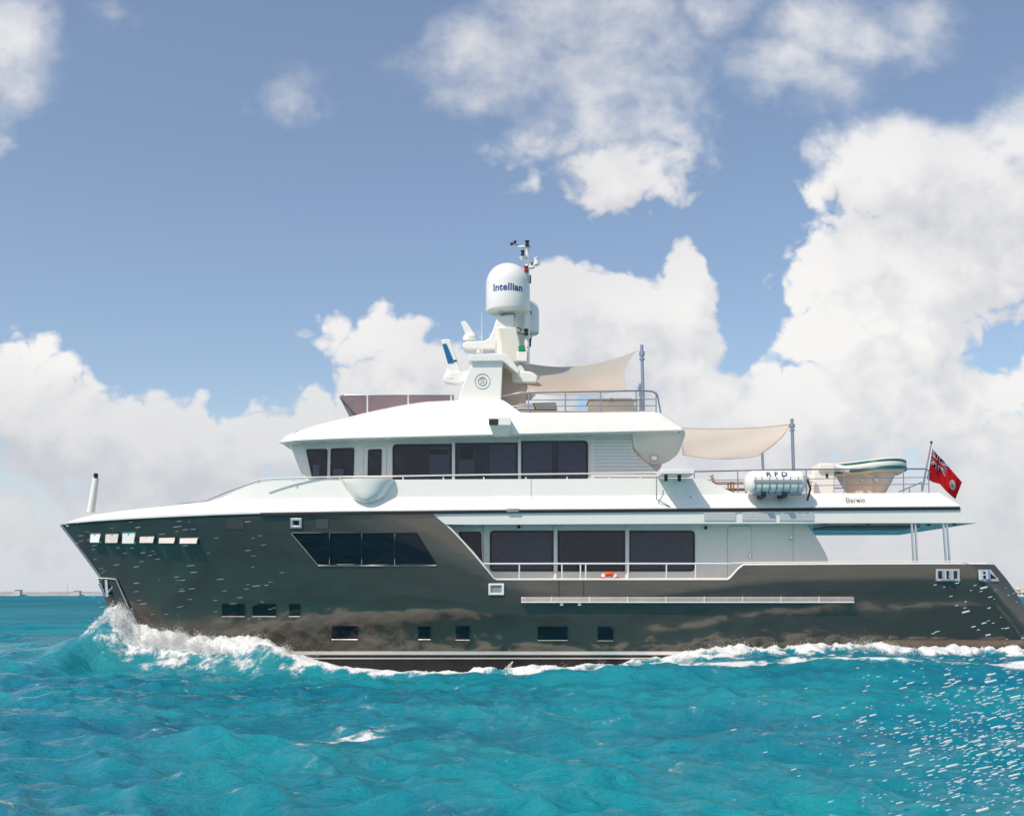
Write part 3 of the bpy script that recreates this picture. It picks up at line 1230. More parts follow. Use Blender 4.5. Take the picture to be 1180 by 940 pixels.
# side wing under the after end of the roof
wp = rounded([(729, 499.0), (789, 494.5), (790.5, 500), (784, 522), (770, 530.8), (757, 531.8), (748, 530), (731, 514)], [1, 5, 3, 9, 6, 3, 3, 4], 6)
m = MB()
o_ = [xz(x, y, 2.70) for x, y in wp]
m.prism(o_, YC - 2.70, YC - 2.45)
zt9 = max(v[2] for v in m.v)
m.v = [(x, y + .60 * (zt9 - z), z) for x, y, z in m.v]      # leans inboard
m.twin()
wing = m.build('roof_wing', M['white'], yacht, angle=30, bevel=0.05, seg=3)
h = pt(753.5, 528, 2.17)
MB().box((h.x - .1, h.y - .1, h.z - .08), (h.x + .1, h.y - .004, h.z + .08)).build('lamp', M['chrome'], wing, bevel=.02)

# navigation light box on the roof side
bx = MB()
p = [pt(562, 482, 3.2), pt(589, 482, 3.2), pt(588, 490.5, 3.2), pt(565.5, 491, 3.2), pt(587, 503, 3.1), pt(569, 503, 3.1)]
y0, y1 = YC - 3.42, YC - 2.6
t0 = [(p[0].x, y0, p[0].z), (p[1].x, y0, p[1].z), (p[1].x, y1, p[1].z), (p[0].x, y1, p[0].z)]
t1 = [(p[3].x - .04, y0 - .02, p[3].z), (p[2].x + .02, y0 - .02, p[3].z), (p[2].x + .02, y1, p[3].z), (p[3].x - .04, y1, p[3].z)]
t2 = [(p[5].x, YC - 3.10, p[5].z), (p[4].x, YC - 3.10, p[5].z), (p[4].x, y1, p[5].z), (p[5].x, y1, p[5].z)]
bx.grid([t0, t1, t2], 0, True)
bx.add(t0, [(0, 1, 2, 3)]); bx.add(t2, [(3, 2, 1, 0)])
nb = bx.build('navigation_light_box', M['white'], yacht, smooth=False, bevel=.015)
lx = pt(563.4, 486, 3.45)
MB().box((lx.x, y0 - .03, pt(563, 490, 3.4).z), (lx.x + .30, y0 + .05, pt(563, 482.8, 3.4).z)).build('lamp_grille', M['blackgloss'], nb, bevel=.01)

# flared wing station in the bulwark
m = MB()
rows = []
cxp = 424
for j, (py, hw, dep) in enumerate(((552.8, 31, .48), (553.4, 31.3, .48), (560, 26.5, .475), (568, 21.5, .465), (574, 17.5, .45), (577.0, 12, .42), (579.0, 6.5, .38), (579.6, 2, .33))):
    row = []
    b0 = plan_b(cxp) - 0.25
    for k in range(17):
        a = math.pi * k / 16
        sx = -math.cos(a)
        # straighter right side
        px = cxp + hw * sx * (1.0 if sx < 0 else (1.0 if j < 2 else 1.0))
        q = pt(px, py, b0)
        y = q.y + .12 - (dep + .1) * math.sin(a) ** 0.7
        row.append(Vector((q.x, y, q.z)))
    rows.append(row)
m.grid(rows)
m.add(rows[0], [tuple(range(17))])
m.add(rows[-1], [tuple(range(17))])
m.build('wing_station', M['white'], yacht, angle=40)

# upper deck rails along the bulwark
UB = 3.22
ln = [pt(x, y, UB) for x, y in ((300, 552.2), (330, 550.6), (400, 549.0), (452, 548.6), (560, 546.8), (676, 545.6), (760, 544.3))]
railing('upper_deck_rail', ln, [(pt(x, 549.5, UB), pt(x, 555, UB)) for x in (338, 392, 464.5, 511, 557.5, 606, 653.5, 702, 738)], 0.024, M['rail'], pr=0.02)
# bow rails following the sheer
bl = [pt(x, y, plan_b(x) - .45) for x, y in ((205, 580), (225, 577.8), (238, 576.5), (262, 566.5), (290, 556), (300, 552.8))]
railing('bow_rail', bl, [(bl[2], pt(238, 580, plan_b(238) - .45)), (pt(298, 553.6, plan_b(298) - .45), pt(298, 560, plan_b(298) - .45)), (pt(216, 578.8, plan_b(216) - .45), pt(216, 583, plan_b(216) - .45))], 0.022, M['steel'])

# jackstaff at the bow
jb = MB()
a = pt(104.5, 590, 0.0); c = pt(110.5, 551, 0.0)
jb.tube([a, c], 0.14, 12, r2=0.11)
js = jb.build('jackstaff', M['white'], yacht)
q = MB().lathe((c.x, c.y, c.z), [(0.10, -.05), (0.11, 0), (0.06, .02), (0.06, .05), (0.08, .06), (0.08, .15), (0.04, .18), (0.0, .18)], 14)
q.build('masthead_lamp', M['black'], js)

# small bracket on the black strake and the panel joints of the bulwark
q = pt(591, 588.2, 3.68)
MB().box((q.x - .20, q.y - .05, q.z - .05), (q.x + .20, q.y + .03, q.z + .07)).build('strake_bracket', M['greyvent'], yacht, bevel=.02)
for px in (612, 905):
    j = MB()
    b0 = plan_b(px) + 0.05
    cy, ty = ip(CX, px), ip(TXB, px)
    j.tube([pt(px, ip(BX, px) - 1.2, b0 + .012), pt(px, cy, b0 - .30 + .004), pt(px, min(ty, cy - .4), b0 - .335 + .004)], .007, 5)
    j.build('bulwark_joint', M['greyvent'], yacht)

# ------------------------------------------------------------------ top of the yacht: windscreen, arch, domes, mast
# smoked fly bridge windscreen
bs = 2.05
A = [(389.5, 455.2), (523, 454.6)]
B = [(403, 478), (523, 468)]
tl = [pt(389.5, 455.2, 0), pt(389.5, 455.2, 1.2)]
m = MB()
T = []; L = []
Xt, Xb = pt(389.5, 455, bs).x, pt(404, 480, bs).x
zt_, zb_ = pt(389.5, 455.3, bs).z, pt(400, 483, bs).z
for k in range(9):
    a = k / 8 * math.pi / 2
    T.append(Vector((Xt + .5 * (1 - math.cos(a)) ** 1.0 * .6, YC - (bs - .5) - .5 * math.sin(a), zt_)))
    L.append(Vector((Xb + .5 * (1 - math.cos(a)) ** 1.0 * .6, YC - (bs - .5) - .5 * math.sin(a), zb_)))
T = [Vector((Xt, YC, zt_))] + T
L = [Vector((Xb, YC, zb_))] + L
for px in (440, 480, 523):
    q = pt(px, 455, bs)
    T.append(Vector((q.x, YC - bs, zt_)))
    L.append(Vector((q.x, YC - bs, zb_)))
m.grid([T, L]).mirror()
ws = m.build('windscreen', M['screen'], yacht, angle=30)
MB().tube(T, 0.022, 8).mirror().build('top_rail', M['steel'], ws)
for px in (423.5, 470.5, 520):
    q = pt(px, 455, bs)
    MB().tube([(q.x, YC - bs, zt_), (q.x, YC - bs, zb_)], 0.028, 8).twin().build('mullion', M['rail'], ws)
MB().tube([T[2], L[2]], 0.022, 8).twin().build('mullion', M['steel'], ws)

# radar arch: two legs, cap, inner base, pylon
leg = [(527, 464), (531, 450), (536, 437), (541, 424), (547, 412), (579.5, 412), (577.5, 464)]
m = MB()
m.prism([xz(x, y, 2.0) for x, y in leg], YC - 2.0, YC - 1.55)
m.twin()
arch = m.build('radar_arch', M['white'], yacht, angle=25, bevel=.03)
cap_ = rounded([(539.5, 408.3), (583, 407.2), (588, 411), (600, 428), (597, 431), (579.5, 416), (541, 416.5)], 2, 3)
m = MB()
m.prism([xz(x, y, 2.12) for x, y in cap_], YC - 2.12, YC + 2.12)
m.build('arch_cap', M['white'], arch, angle=30, bevel=.03)
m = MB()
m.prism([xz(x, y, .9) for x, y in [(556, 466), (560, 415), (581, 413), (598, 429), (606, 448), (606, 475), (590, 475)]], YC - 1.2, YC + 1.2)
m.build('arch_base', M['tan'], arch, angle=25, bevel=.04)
# round badge on the leg
c = pt(556, 439.5, 2.0)
for r_, t_ in ((0.25, .007), (0.14, .008)):
    ring = [Vector((c.x + r_ * math.cos(a), c.y - .008, c.z + r_ * math.sin(a))) for a in np.linspace(0, 2 * math.pi, 33)]
    MB().tube(ring, t_, 6).build('badge_ring', M['greyletter'], arch)
sq = MB()
for dz in (-.07, 0, .07):
    sq.tube([Vector((c.x - .08 + .02 * math.cos(dz * 30), c.y - .006, c.z + dz)), Vector((c.x + .02, c.y - .006, c.z + dz + .03)), Vector((c.x + .08, c.y - .006, c.z + dz - .02))], 0.006, 5)
sq.build('badge_mark', M['greyletter'], arch)
# rounded after wing of the arch with a white pod under it
m = MB()
cx_, cz_ = pt(590, 433, 1.6).x, pt(590, 433, 1.6).z
poly = []
wing_px = rounded([(590, 426.5), (612, 427.5), (620.5, 433), (619, 441.5), (606, 441.5), (590, 440.5)], 3.5, 5)
m.prism([xz(x, y, 1.3) for x, y in wing_px], YC - 1.3, YC + 1.3)
m.build('arch_wing', M['white'], arch, angle=35, bevel=.06)
pc = pt(609, 441.8, .8)
MB().lathe((pc.x, pc.y, pc.z), [(0.0, -.28), (.10, -.27), (.18, -.22), (.23, -.14), (.26, -.05), (.26, 0.02)], 24).twin().build('speaker_pod', M['white'], arch)

# pylon with forward arm
pyl = [(533, 395), (538, 393.2), (558, 392.4), (564, 389), (568, 380), (573, 364), (592.5, 362), (593, 418), (571.5, 418), (570.5, 402.5), (536, 402.5), (533, 399.5)]
m = MB()
m.prism([xz(x, y, .3) for x, y in pyl], YC - .3, YC + .3)
py_ = m.build('mast_pylon', M['white'], yacht, angle=25, bevel=.05, seg=3)
m = MB()
m.prism([xz(x, y, .45) for x, y in [(573, 377), (595, 377), (600, 398), (597, 418), (581, 418), (577, 396)]], YC - .5, YC + .5)
m.build('pylon_fairing', M['cream'], py_, angle=25, bevel=.05)

# satellite domes


def dome(name, px, pyt, pyb, rpx, b, text, size, tz, turn):
    top = pt(px, pyt, b); bot = pt(px, pyb, b)
    r = rpx / F * (YC - b)
    h = top.z - bot.z
    prof = [(0.30 * r, -.10), (0.34 * r, -.02), (r * .90, 0.0), (r * .975, .03), (r, .09)]
    cyl = h - r * 0.98
    prof += [(r, cyl * .5), (r, cyl)]
    for k in range(1, 13):
        a = k / 12 * math.pi / 2
        prof.append((r * math.cos(a) ** 0.92 if k < 12 else 0.0, cyl + (h - cyl) * math.sin(a)))
    d = MB().lathe((bot.x, bot.y, bot.z), prof, 56).build(name, M['white'], yacht, angle=40)
    MB().lathe((bot.x, bot.y, bot.z - .3), [(.30 * r, 0), (.34 * r, .25)], 24).build('pedestal', M['greyvent'], d)
    vs, fs = text_mesh(text, size, 0.007, 1.02)
    vs2 = []
    rr = r + .004
    for v in vs:
        a = -math.pi / 2 + turn + v.x / rr
        q = rr + v.z + .002
        vs2.append((bot.x + q * math.cos(a), bot.y + q * math.sin(a), bot.z + tz + v.y))
    t = MB()
    t.add(vs2, fs)
    t.build('lettering', M['blue'], d, smooth=False)
    return d


dome('satellite_dome', 585.2, 304.2, 360.5, 25.3, 0.0, 'Intellian', 0.345, 0.70, 0.00)
dome('satellite_dome', 605.5, 345, 385, 15.8, -1.25, 'Intellian', 0.24, 0.68, -0.3)
MB().prism([xz(x, y, -1.25) for x, y in [(596, 386), (614, 386), (606, 420), (597, 420)]], YC + 1.05, YC + 1.45).build('dome_bracket', M['cream'], yacht, angle=25, bevel=.04)

# forward radar on the arm, and the larger one on a side bracket


def px_prism(poly, b, th, r=1.0):
    m_ = MB()
    m_.prism([xz(x, y, b) for x, y in (rounded(poly, r, 3) if r else poly)], YC - b - th / 2, YC - b + th / 2)
    return m_


c = pt(540.5, 393.5, 0)
rd = MB().lathe((c.x, c.y, c.z), [(.17, 0), (.22, .03), (.22, .16), (.15, .25), (.08, .27), (.08, .36), (0, .36)], 20).build('radar_scanner', M['white'], yacht)
px_prism([(531, 371.5), (536.5, 370.5), (548, 387), (538, 389)], 0, .22).build('antenna_bar', M['white'], rd, bevel=.02)
br = px_prism([(512, 441.5), (514, 435), (520, 431.5), (536, 430), (541, 428), (536, 441), (524, 443)], 1.4, .5, 2).build('radar_scanner', M['white'], yacht, angle=30, bevel=.04)
q = pt(519.5, 433.5, 1.4)
MB().lathe((q.x, q.y, q.z - .1), [(.24, -.1), (.27, -.02), (.25, .10), (.14, .30), (.12, .52), (.0, .52)], 20).build('turntable', M['white'], br)
bar = px_prism([(508.5, 393), (513, 391.6), (519, 392), (528, 418), (531, 431), (526, 434), (517.5, 430)], 1.4, .30, 1.5).build('antenna_bar', M['white'], br, angle=30, bevel=.03)
px_prism([(509.5, 396.5), (514.5, 396), (521.5, 412.5), (523, 418), (516, 418.5)], 1.56, .02, 0).build('blue_stripe', M['bluepanel'], br, smooth=False)
px_prism([(522.5, 415), (526, 414.6), (526.5, 416), (523, 416.5)], 1.56, .02, 0).build('dark_badge', M['black'], br, smooth=False)
# whip aerial
a = pt(555.5, 408, .8); c = pt(555.2, 361, .8)
MB().tube([a, c], .018, 6, r2=.010).build('whip_aerial', M['white'], yacht)
q = pt(551.5, 405.5, .9)
MB().lathe((q.x, q.y, q.z - .05), [(.02, -.08), (.02, 0), (.07, .02), (.075, .07), (.04, .12), (0, .13)], 12).build('gps_aerial', M['white'], yacht)

# pole mast with its lights
bm_ = 0.1
a = pt(607.2, 420, bm_); c = pt(607.8, 284, bm_)
mast = MB().tube([a, pt(607.4, 330, bm_)], .10, 12).tube([pt(607.4, 330, bm_), c], .085, 12, r2=.06).build('mast', M['white'], yacht)


def lamp(px, py, h, r, b, mk, name='mast_lamp'):
    q = pt(px, py, b)
    h_ = h / F * (YC - b); r_ = r / F * (YC - b)
    o = MB().lathe((q.x, q.y, q.z - h_ / 2), [(r_, 0), (r_, .18 * h_), (r_ * .72, .2 * h_), (r_ * .72, .8 * h_), (r_, .82 * h_), (r_, h_)], 14).build(name, M[mk], mast)
    return o


for (px, py, h, r, mk) in ((607.5, 280.5, 6, 2.6, 'black'), (602.3, 291.5, 5.5, 2.3, 'black'), (606.2, 310, 6, 2.8, 'red'), (606.2, 382.5, 6.5, 2.8, 'black'), (605.2, 411, 6.5, 2.8, 'red'), (613.0, 304, 3, 1.2, 'black')):
    lamp(px, py, h, r, bm_ + .16, mk)
for line in ([(596.5, 284.8), (612, 284.3)], [(599.5, 296), (601, 298), (607, 299)], [(607, 309), (615, 308), (618, 304), (617, 297)]):
    MB().tube([pt(x, y, bm_ + .02) for x, y in line], .055, 8).build('spreader', M['white'], mast)
q = pt(618.5, 303.5, bm_)
MB().lathe((q.x, q.y, q.z - .1), [(.03, 0), (.10, .05), (.10, .16), (.02, .2), (.02, .34), (0, .34)], 12).build('camera_pod', M['white'], mast)
q = MB().tube([pt(604, 284.6, bm_), pt(598, 282.8, bm_), pt(590, 280.6, bm_)], .012, 6)
for dx, dy in ((589.7, 281.2), (593.4, 279.0)):
    p_ = pt(dx, dy, bm_)
    q.lathe((p_.x, p_.y, p_.z - .05), [(0.02, 0), (.06, .04), (.05, .09), (0, .11)], 10)
q.build('wind_vane', M['black'], mast)
for (px, py) in ((611, 322), (611, 395)):
    q = pt(px, py, bm_)
    MB().box((q.x - .02, q.y - .06, q.z - .14), (q.x + .03, q.y + .03, q.z + .14)).build('cable_clip', M['black'], mast)
q = pt(600.8, 401.5, .5)
gl = MB().box((q.x - .10, q.y - .08, q.z - .11), (q.x + .11, q.y + .1, q.z + .11)).build('starboard_lamp', M['green'], yacht, bevel=.02)
MB().box((q.x - .14, q.y - .06, q.z - .45), (q.x + .2, q.y + .12, q.z - .112)).build('lamp_board', M['white'], gl, bevel=.02)
q = pt(598, 380, .52)
hk = [Vector((q.x - .08 + .16 * math.sin(a) * 1.0, q.y - .03, q.z - .12 + .2 * a / 3)) for a in np.linspace(0, 3, 8)]
MB().tube(hk, .022, 6).build('cable_loop', M['black'], py_)

# sun deck rails
SB = 2.72
ln = [pt(601, 453.2, SB), pt(620, 452.2, SB), pt(740, 450.2, SB), pt(752, 451, SB), pt(757.5, 455, SB), pt(761.5, 476, SB)]
w1 = [pt(604, 461, SB), pt(740, 460, SB), pt(756, 460, SB)]
w2 = [pt(604, 468, SB), pt(740, 467.5, SB), pt(757, 467.5, SB)]
railing('sun_deck_rail', ln, [(pt(x, 451.2, SB), pt(x, 476, SB)) for x in (609, 651.5, 692, 733, 756)], .026, M['steel'], wires=(w1, w2))
fr = [pt(576, 457, 1.6), pt(604, 451.5, 1.6)]
MB().tube(fr, .025, 8).tube([pt(578, 469, 1.6), pt(604, 467, 1.6)], .02, 8).build('arch_handrail', M['rail'], arch)

# ------------------------------------------------------------------ after part of the upper deck: rails, platform, staff
AB = 3.18
ln = [pt(742, 544.6, AB), pt(800, 543.2, AB), pt(900, 541, AB), pt(1020, 540.2, AB), pt(1067, 540.2, AB), pt(1072, 544, AB)]
pf = [(pt(x, 542, AB), pt(x + .5, 569, AB)) for x in (800, 850, 929, 972.5, 1006.5, 1041, 1070)]
w1 = [pt(790, 553.5, AB), pt(1070, 549.8, AB)]
w2 = [pt(932, 559.5, AB), pt(1070, 557.5, AB)]
railing('aft_upper_rail', ln, pf, .024, M['steel'], wires=(w1, w2))
# steps rail down aft
a = [pt(1036, 566.5, 2.0), pt(1062, 555.5, 2.0), pt(1062, 566, 2.0)]
MB().tube(a, .022, 8).tube([pt(1048, 561.5, 2.0), pt(1048, 568, 2.0)], .02, 8).build('ladder_rail', M['steel'], yacht)

# fold-out platform on the bulwark with its wire stays
pl = MB()
p0, p1 = pt(757, 546.3, 3.3), pt(794.5, 546.3, 3.3)
pl.box((p0.x, YC - 4.30, p0.z - .10), (p1.x, YC - 3.18, p0.z + .05))
plat = pl.build('boarding_platform', M['white'], yacht, bevel=.02)
for px in (767.5, 783):
    q = pt(px, 549.5, 4.05)
    MB().box((q.x - .05, q.y - .02, q.z - .13), (q.x + .05, q.y + .1, q.z + .08)).build('hinge', M['black'], plat, bevel=.01)
MB().tube([pt(756.5, 548, 3.6), pt(756.5, 575, 3.6), pt(772, 583.5, 3.66)], .018, 6).build('stay', M['steel'], plat)
q = pt(795.3, 573.5, 3.36)
MB().lathe((q.x, q.y - .06, q.z), [(0, 0), (.04, .01), (.04, .06)], 10, axis='y').build('deck_fitting', M['black'], yacht)

# name on the bulwark
vs, fs = text_mesh('Darwin', .215, .002, 1.12)
c = pt(985.5, 575.8, 3.55)
c2 = pt(985.5, 583.4, 3.6)
t = MB()
slope = 0.30 / 0.34
t.add([(c.x + v.x * .88, YC - 3.57 + 0.035 + v.y * .62 - v.z - .016, c.z + v.y) for v in vs], fs)
t.build('name_lettering', M['greyletter'], yacht, smooth=False)

# white crane pedestal and deck locker
def pxbox(x0, y0, x1, y1, b, depth):
    m_ = MB()
    a_ = pt(x0, y1, b); c_ = pt(x1, y0, b)
    m_.box((a_.x, a_.y, a_.z), (c_.x, a_.y + depth, c_.z))
    return m_


cr = pxbox(936.5, 540, 962, 572, 1.4, .8).build('deck_crane', M['white'], yacht, bevel=.06, seg=3)
pxbox(943.5, 533.4, 962.5, 543, 1.5, 1.0).build('crane_head', M['white'], cr, bevel=.05, seg=3)
MB().tube([pt(961, 538, 1.0), pt(975, 541, 1.0), pt(1004, 545, 1.2)], .12, 10).build('jib', M['white'], cr)
pxbox(951.8, 545.5, 954.2, 550, 1.43, .05).build('control_box', M['black'], cr)
pxbox(924, 548, 941, 572, 1.2, .8).build('deck_locker', M['white'], yacht, bevel=.05, seg=3)

# ensign staff
a = pt(1062.5, 566, 1.2); c = pt(1073.2, 510.5, 1.2)
es = MB().tube([a, c], .035, 10, r2=.025).build('ensign_staff', M['steel'], yacht)
MB().lathe((c.x, c.y, c.z), [(.0, -.02), (.045, 0), (.045, .05), (0, .08)], 10).build('truck', M['black'], es)

# ------------------------------------------------------------------ things carried by the yacht
# red ensign
fl = empty('ensign', tuple(pt(1071, 540, 1.2)))
tag(fl, 'red ensign with union canton and round crest streaming from the stern staff', 'flag')
top = [(1074.0, 516.5), (1080, 523.5), (1088, 531.5), (1096, 541), (1103, 549), (1108.6, 555.5)]
bot = [(1068.2, 551.5), (1075, 555.5), (1083, 557.5), (1090, 565.5), (1096, 571), (1101.0, 575.0)]


def cr_(tab, t):
    k = t * (len(tab) - 1)
    i = min(int(k), len(tab) - 2)
    f = k - i
    return (tab[i][0] + (tab[i + 1][0] - tab[i][0]) * f, tab[i][1] + (tab[i + 1][1] - tab[i][1]) * f)


NU, NV = 120, 66
m = MB()
rows = []
for j in range(NV + 1):
    r = []
    for i in range(NU + 1):
        u = i / NU; v = j / NV
        a = cr_(top, u); c = cr_(bot, u)
        x = a[0] + (c[0] - a[0]) * v; y = a[1] + (c[1] - a[1]) * v
        off = .16 * math.sin(9 * u + 2.2 * v + .4) * (0.25 + u) + .07 * math.sin(17 * u - 4 * v)
        r.append(pt(x, y, 1.2 + off))
    rows.append(r)
vs = [p for r in rows for p in r]


def flagcol(u, v):
    """u along the fly 0..1, v down the hoist 0..1"""
    if u < .5 and v < .5:
        x = u * 2 * 60 - 30; y = v * 2 * 30 - 15
        if abs(x) < 3 or abs(y) < 3:
            return 0
        if abs(x) < 5 or abs(y) < 5:
            return 1
        d1 = (y - x / 2) / math.sqrt(1.25); d2 = (y + x / 2) / math.sqrt(1.25)
        for d, s in ((d1, 1), (d2, -1)):
            if abs(d) < 3:
                e = d * (1 if x * 1 > 0 else -1) * s
                return 0 if 0 < e < 2 else 1
        return 2
    dx = (u - .75) * 2; dy = (v - .52)
    rr_ = math.hypot(dx, dy)
    if rr_ < .21:
        if rr_ > .17:
            return 1
        if abs(dx) < .07 and abs(dy) < .10:
            return 3 if dy > -.03 else 1
        return 1 if math.sin(dx * 60) * math.sin(dy * 50) > -.2 else 3
    return 0


fs = []; mi = []
for j in range(NV):
    for i in range(NU):
        k = j * (NU + 1) + i
        fs.append((k, k + 1, k + NU + 2, k + NU + 1))
        mi.append(flagcol((i + .5) / NU, (j + .5) / NV))
m.v = [tuple(p) for p in vs]; m.f = fs; m.mi = mi
m.build('flag_cloth', [M['fred'], M['fwhite'], M['fblue'], M['fgreen']], fl, angle=80)
MB().tube([pt(1074.2, 516, 1.2), pt(1068.4, 552, 1.2)], .014, 6).build('hoist_rope', M['rail'], fl)

# life raft canister
lr = empty('life_raft', tuple(pt(892, 568, 3.6)))
tag(lr, 'white life raft canister lettered RFD, strapped on the bulwark rail cradle', 'life raft')
ca = pt(892, 556, 3.75)
xl, xr_ = pt(858, 556, 3.75).x, pt(928.5, 556, 3.75).x
R = 0.375
nn = 24


def sup(a):
    c_, s_ = math.cos(a), math.sin(a)
    return (R * abs(c_) ** .8 * (1 if c_ > 0 else -1), R * abs(s_) ** .8 * (1 if s_ > 0 else -1))


m = MB()
rows = []
L_ = xr_ - xl
for (t, s) in ((0, .45), (.02, .62), (.06, .80), (.075, .93), (.10, .98), (.13, 1), (.87, 1), (.90, .98), (.925, .93), (.94, .80), (.98, .62), (1, .45)):
    rows.append([(xl + L_ * t, ca.y + sup(2 * math.pi * k / nn)[0] * s, ca.z + sup(2 * math.pi * k / nn)[1] * s) for k in range(nn)])
m.grid(rows, 0, True)
m.add(rows[0], [tuple(range(nn))]); m.add(rows[-1], [tuple(range(nn))])
can = m.build('canister', M['white'], lr, angle=40)
rows = []
m = MB()
for t in (.11, .89):
    rows.append([(xl + L_ * t, ca.y - (R + .025) * math.cos(a), ca.z + (R + .025) * math.sin(a)) for a in (-.12, 0, .12)])
m.grid([[Vector(p) for p in r] for r in rows])
m.build('seam_flange', M['greyvent'], can)
for t in (.14, .24, .365, .48, .59, .70, .83):
    ring = [Vector((xl + L_ * t, ca.y - (R + .006) * abs(math.cos(a)) ** .8 * (1 if math.cos(a) > 0 else -1), ca.z + (R + .006) * abs(math.sin(a)) ** .8 * (1 if math.sin(a) > 0 else -1))) for a in np.linspace(-1.45, .30, 12)]
    MB().tube(ring, .014, 5).build('strap', M['steel'], can)
for bx_ in (.28, .62):
    q = MB().box((xl + L_ * bx_ - .08, ca.y - .30, ca.z - R - .10), (xl + L_ * bx_ + .08, ca.y + .5, ca.z - R + .03))
    q.build('cradle', M['black'], lr, bevel=.01)
MB().tube([(xl + L_ * .1, ca.y - .2, ca.z - R - .02), (xl + L_ * .9, ca.y - .2, ca.z - R - .02)], .03, 8).build('cradle_bar', M['steel'], lr)
MB().tube([(xr_ + .02, ca.y - .1, ca.z + .1), (xr_ + .12, ca.y - .12, ca.z - .2), (xr_ + .02, ca.y - .1, ca.z - R - .2)], .035, 8).build('lashing', M['black'], lr)
vs, fs = text_mesh('RFD', .27, .005, 1.7)
t = MB()
# wrap on the upper front of the canister
for_v = []
for v in vs:
    a = .60 + v.y / R
    for_v.append((xl + L_ * .485 + v.x, ca.y - (R * abs(math.cos(a)) ** .8 + .012 + v.z), ca.z + R * abs(math.sin(a)) ** .8 + v.z))
t.add(for_v, fs)
t.build('lettering', M['blue'], can, smooth=False)

# tender on the upper deck
td = empty('tender', tuple(pt(1003, 570, .6)))
tag(td, 'small white inflatable tender with green stripes chocked on the aft upper deck', 'dinghy')
cen = pt(1001.0, 553, .6)
ztube = pt(1003, 541.0, .6).z
head = math.radians(-50)     # where the bow points


def loc(l, w, z):
    return Vector((cen.x + l * math.cos(head) - w * math.sin(head), cen.y + l * math.sin(head) + w * math.cos(head), z))


LT, WT = 1.05, .72
path = []
for t in np.linspace(0, 1, 41):
    if t < .3:
        l = -LT + (t / .3) * (LT + .3); w = WT
    elif t > .7:
        l = -LT + ((1 - t) / .3) * (LT + .3); w = -WT
    else:
        a = (t - .3) / .4 * math.pi
        l = .3 + (LT - .3) * math.sin(a) ** .9; w = WT * math.cos(a)
    rise = .08 * max(0, l / LT) ** 2
    path.append((l, w, ztube + rise))
ppts = [loc(*p) for p in path]
tb = MB().tube(ppts, .24, 20)
tube_o = tb.build('inflatable_tube', M['tubeA'], td, angle=60)
for dz, rr_, dd in ((.13, .05, .02), (-.10, .06, .04)):
    off = []
    for i, p in enumerate(ppts):
        d = (ppts[min(i + 1, 40)] - ppts[max(i - 1, 0)]).normalized()
        s = d.cross(Vector((0, 0, 1)))
        ll = math.sqrt(max(0, .243 ** 2 - dz ** 2))
        off.append(p - s * -(ll - .018) + Vector((0, 0, dz)))
    # keep it on the outer side
    c0 = loc(0, 0, ztube)
    if (off[20] - c0).length < (ppts[20] - c0).length:
        off = []
        for i, p in enumerate(ppts):
            d = (ppts[min(i + 1, 40)] - ppts[max(i - 1, 0)]).normalized()
            s = d.cross(Vector((0, 0, 1)))
            off.append(p - s * (ll - .018) + Vector((0, 0, dz)))
    MB().tube(off, rr_, 8).build('tube_stripe', M['tubeG'], tube_o)
m = MB()
zk = pt(1003, 571, .6).z
rows = []
for z, kk, lb in ((ztube - .05, .86, .92), (ztube - .25, .84, .88), (lerp(ztube, zk, .55), .76, .76), (zk, .60, .52)):
    r = []
    for (l, w, zz) in path:
        r.append(loc(l * (lb if l > 0 else lb * .95), w * kk, z + (zz - ztube) * .7))
    rows.append(r)
m.grid(rows)
for r in (rows[0], rows[-1]):
    m.add(r, [tuple(range(len(r)))])
st_ = [[r[0] for r in rows], [r[-1] for r in rows]]
m.grid(st_)
m.build('hull', M['thull'], td, angle=40)
q = loc(-.2, 0, ztube + .22)
MB().box((q.x - .25, q.y - .25, q.z - .3), (q.x + .2, q.y + .25, q.z + .02)).build('console', M['tubeA'], td, bevel=.05)
wb = MB()
for (l, w) in ((-.7, .55), (-.35, .7), (.1, .7)):
    a = loc(l, w, ztube + .25)
    wb.tube([a, a + Vector((.12, 0, .10)), a + Vector((.28, 0, .03)), a + Vector((.42, 0, .09))], .022, 6)
wb.build('grab_line', M['black'], td)
for (l, w, s) in ((.6, -.55, .07), (.15, -.70, .045)):
    a = loc(l, w, lerp(ztube, zk, .5))
    MB().box((a.x - s, a.y - s - .1, a.z - s), (a.x + s, a.y + s, a.z + s)).build('bow_eye', M['chrome'], td, bevel=.02)

# lifebuoy on the rail
lb = empty('lifebuoy', tuple(pt(702, 668, RB)))
tag(lb, 'orange lifebuoy hanging inside the side deck rail, half hidden by the bulwark', 'lifebuoy')
c = pt(702, 669.8, 3.33)
m = MB()
rows = []
for k in range(33):
    a = 2 * math.pi * k / 32
    rows.append([(c.x + (.25 + .075 * math.cos(t_)) * math.cos(a), c.y + .06 * math.sin(t_), c.z + (.25 + .075 * math.cos(t_)) * math.sin(a)) for t_ in [2 * math.pi * q / 12 for q in range(12)]])
m.grid(rows, 0, True)
m.build('ring', M['orange'], lb)
for a in (math.pi / 4, 3 * math.pi / 4, 5 * math.pi / 4, 7 * math.pi / 4):
    ring = []
    m = MB()
    rws = []
    for da in (-.17, -.08, 0, .08, .17):
        rws.append([(c.x + (.25 + .078 * math.cos(t_)) * math.cos(a + da), c.y + .063 * math.sin(t_), c.z + (.25 + .078 * math.cos(t_)) * math.sin(a + da)) for t_ in [2 * math.pi * q / 12 for q in range(12)]])
    m.grid(rws, 0, True)
    m.build('reflective_band', M['white'], lb)


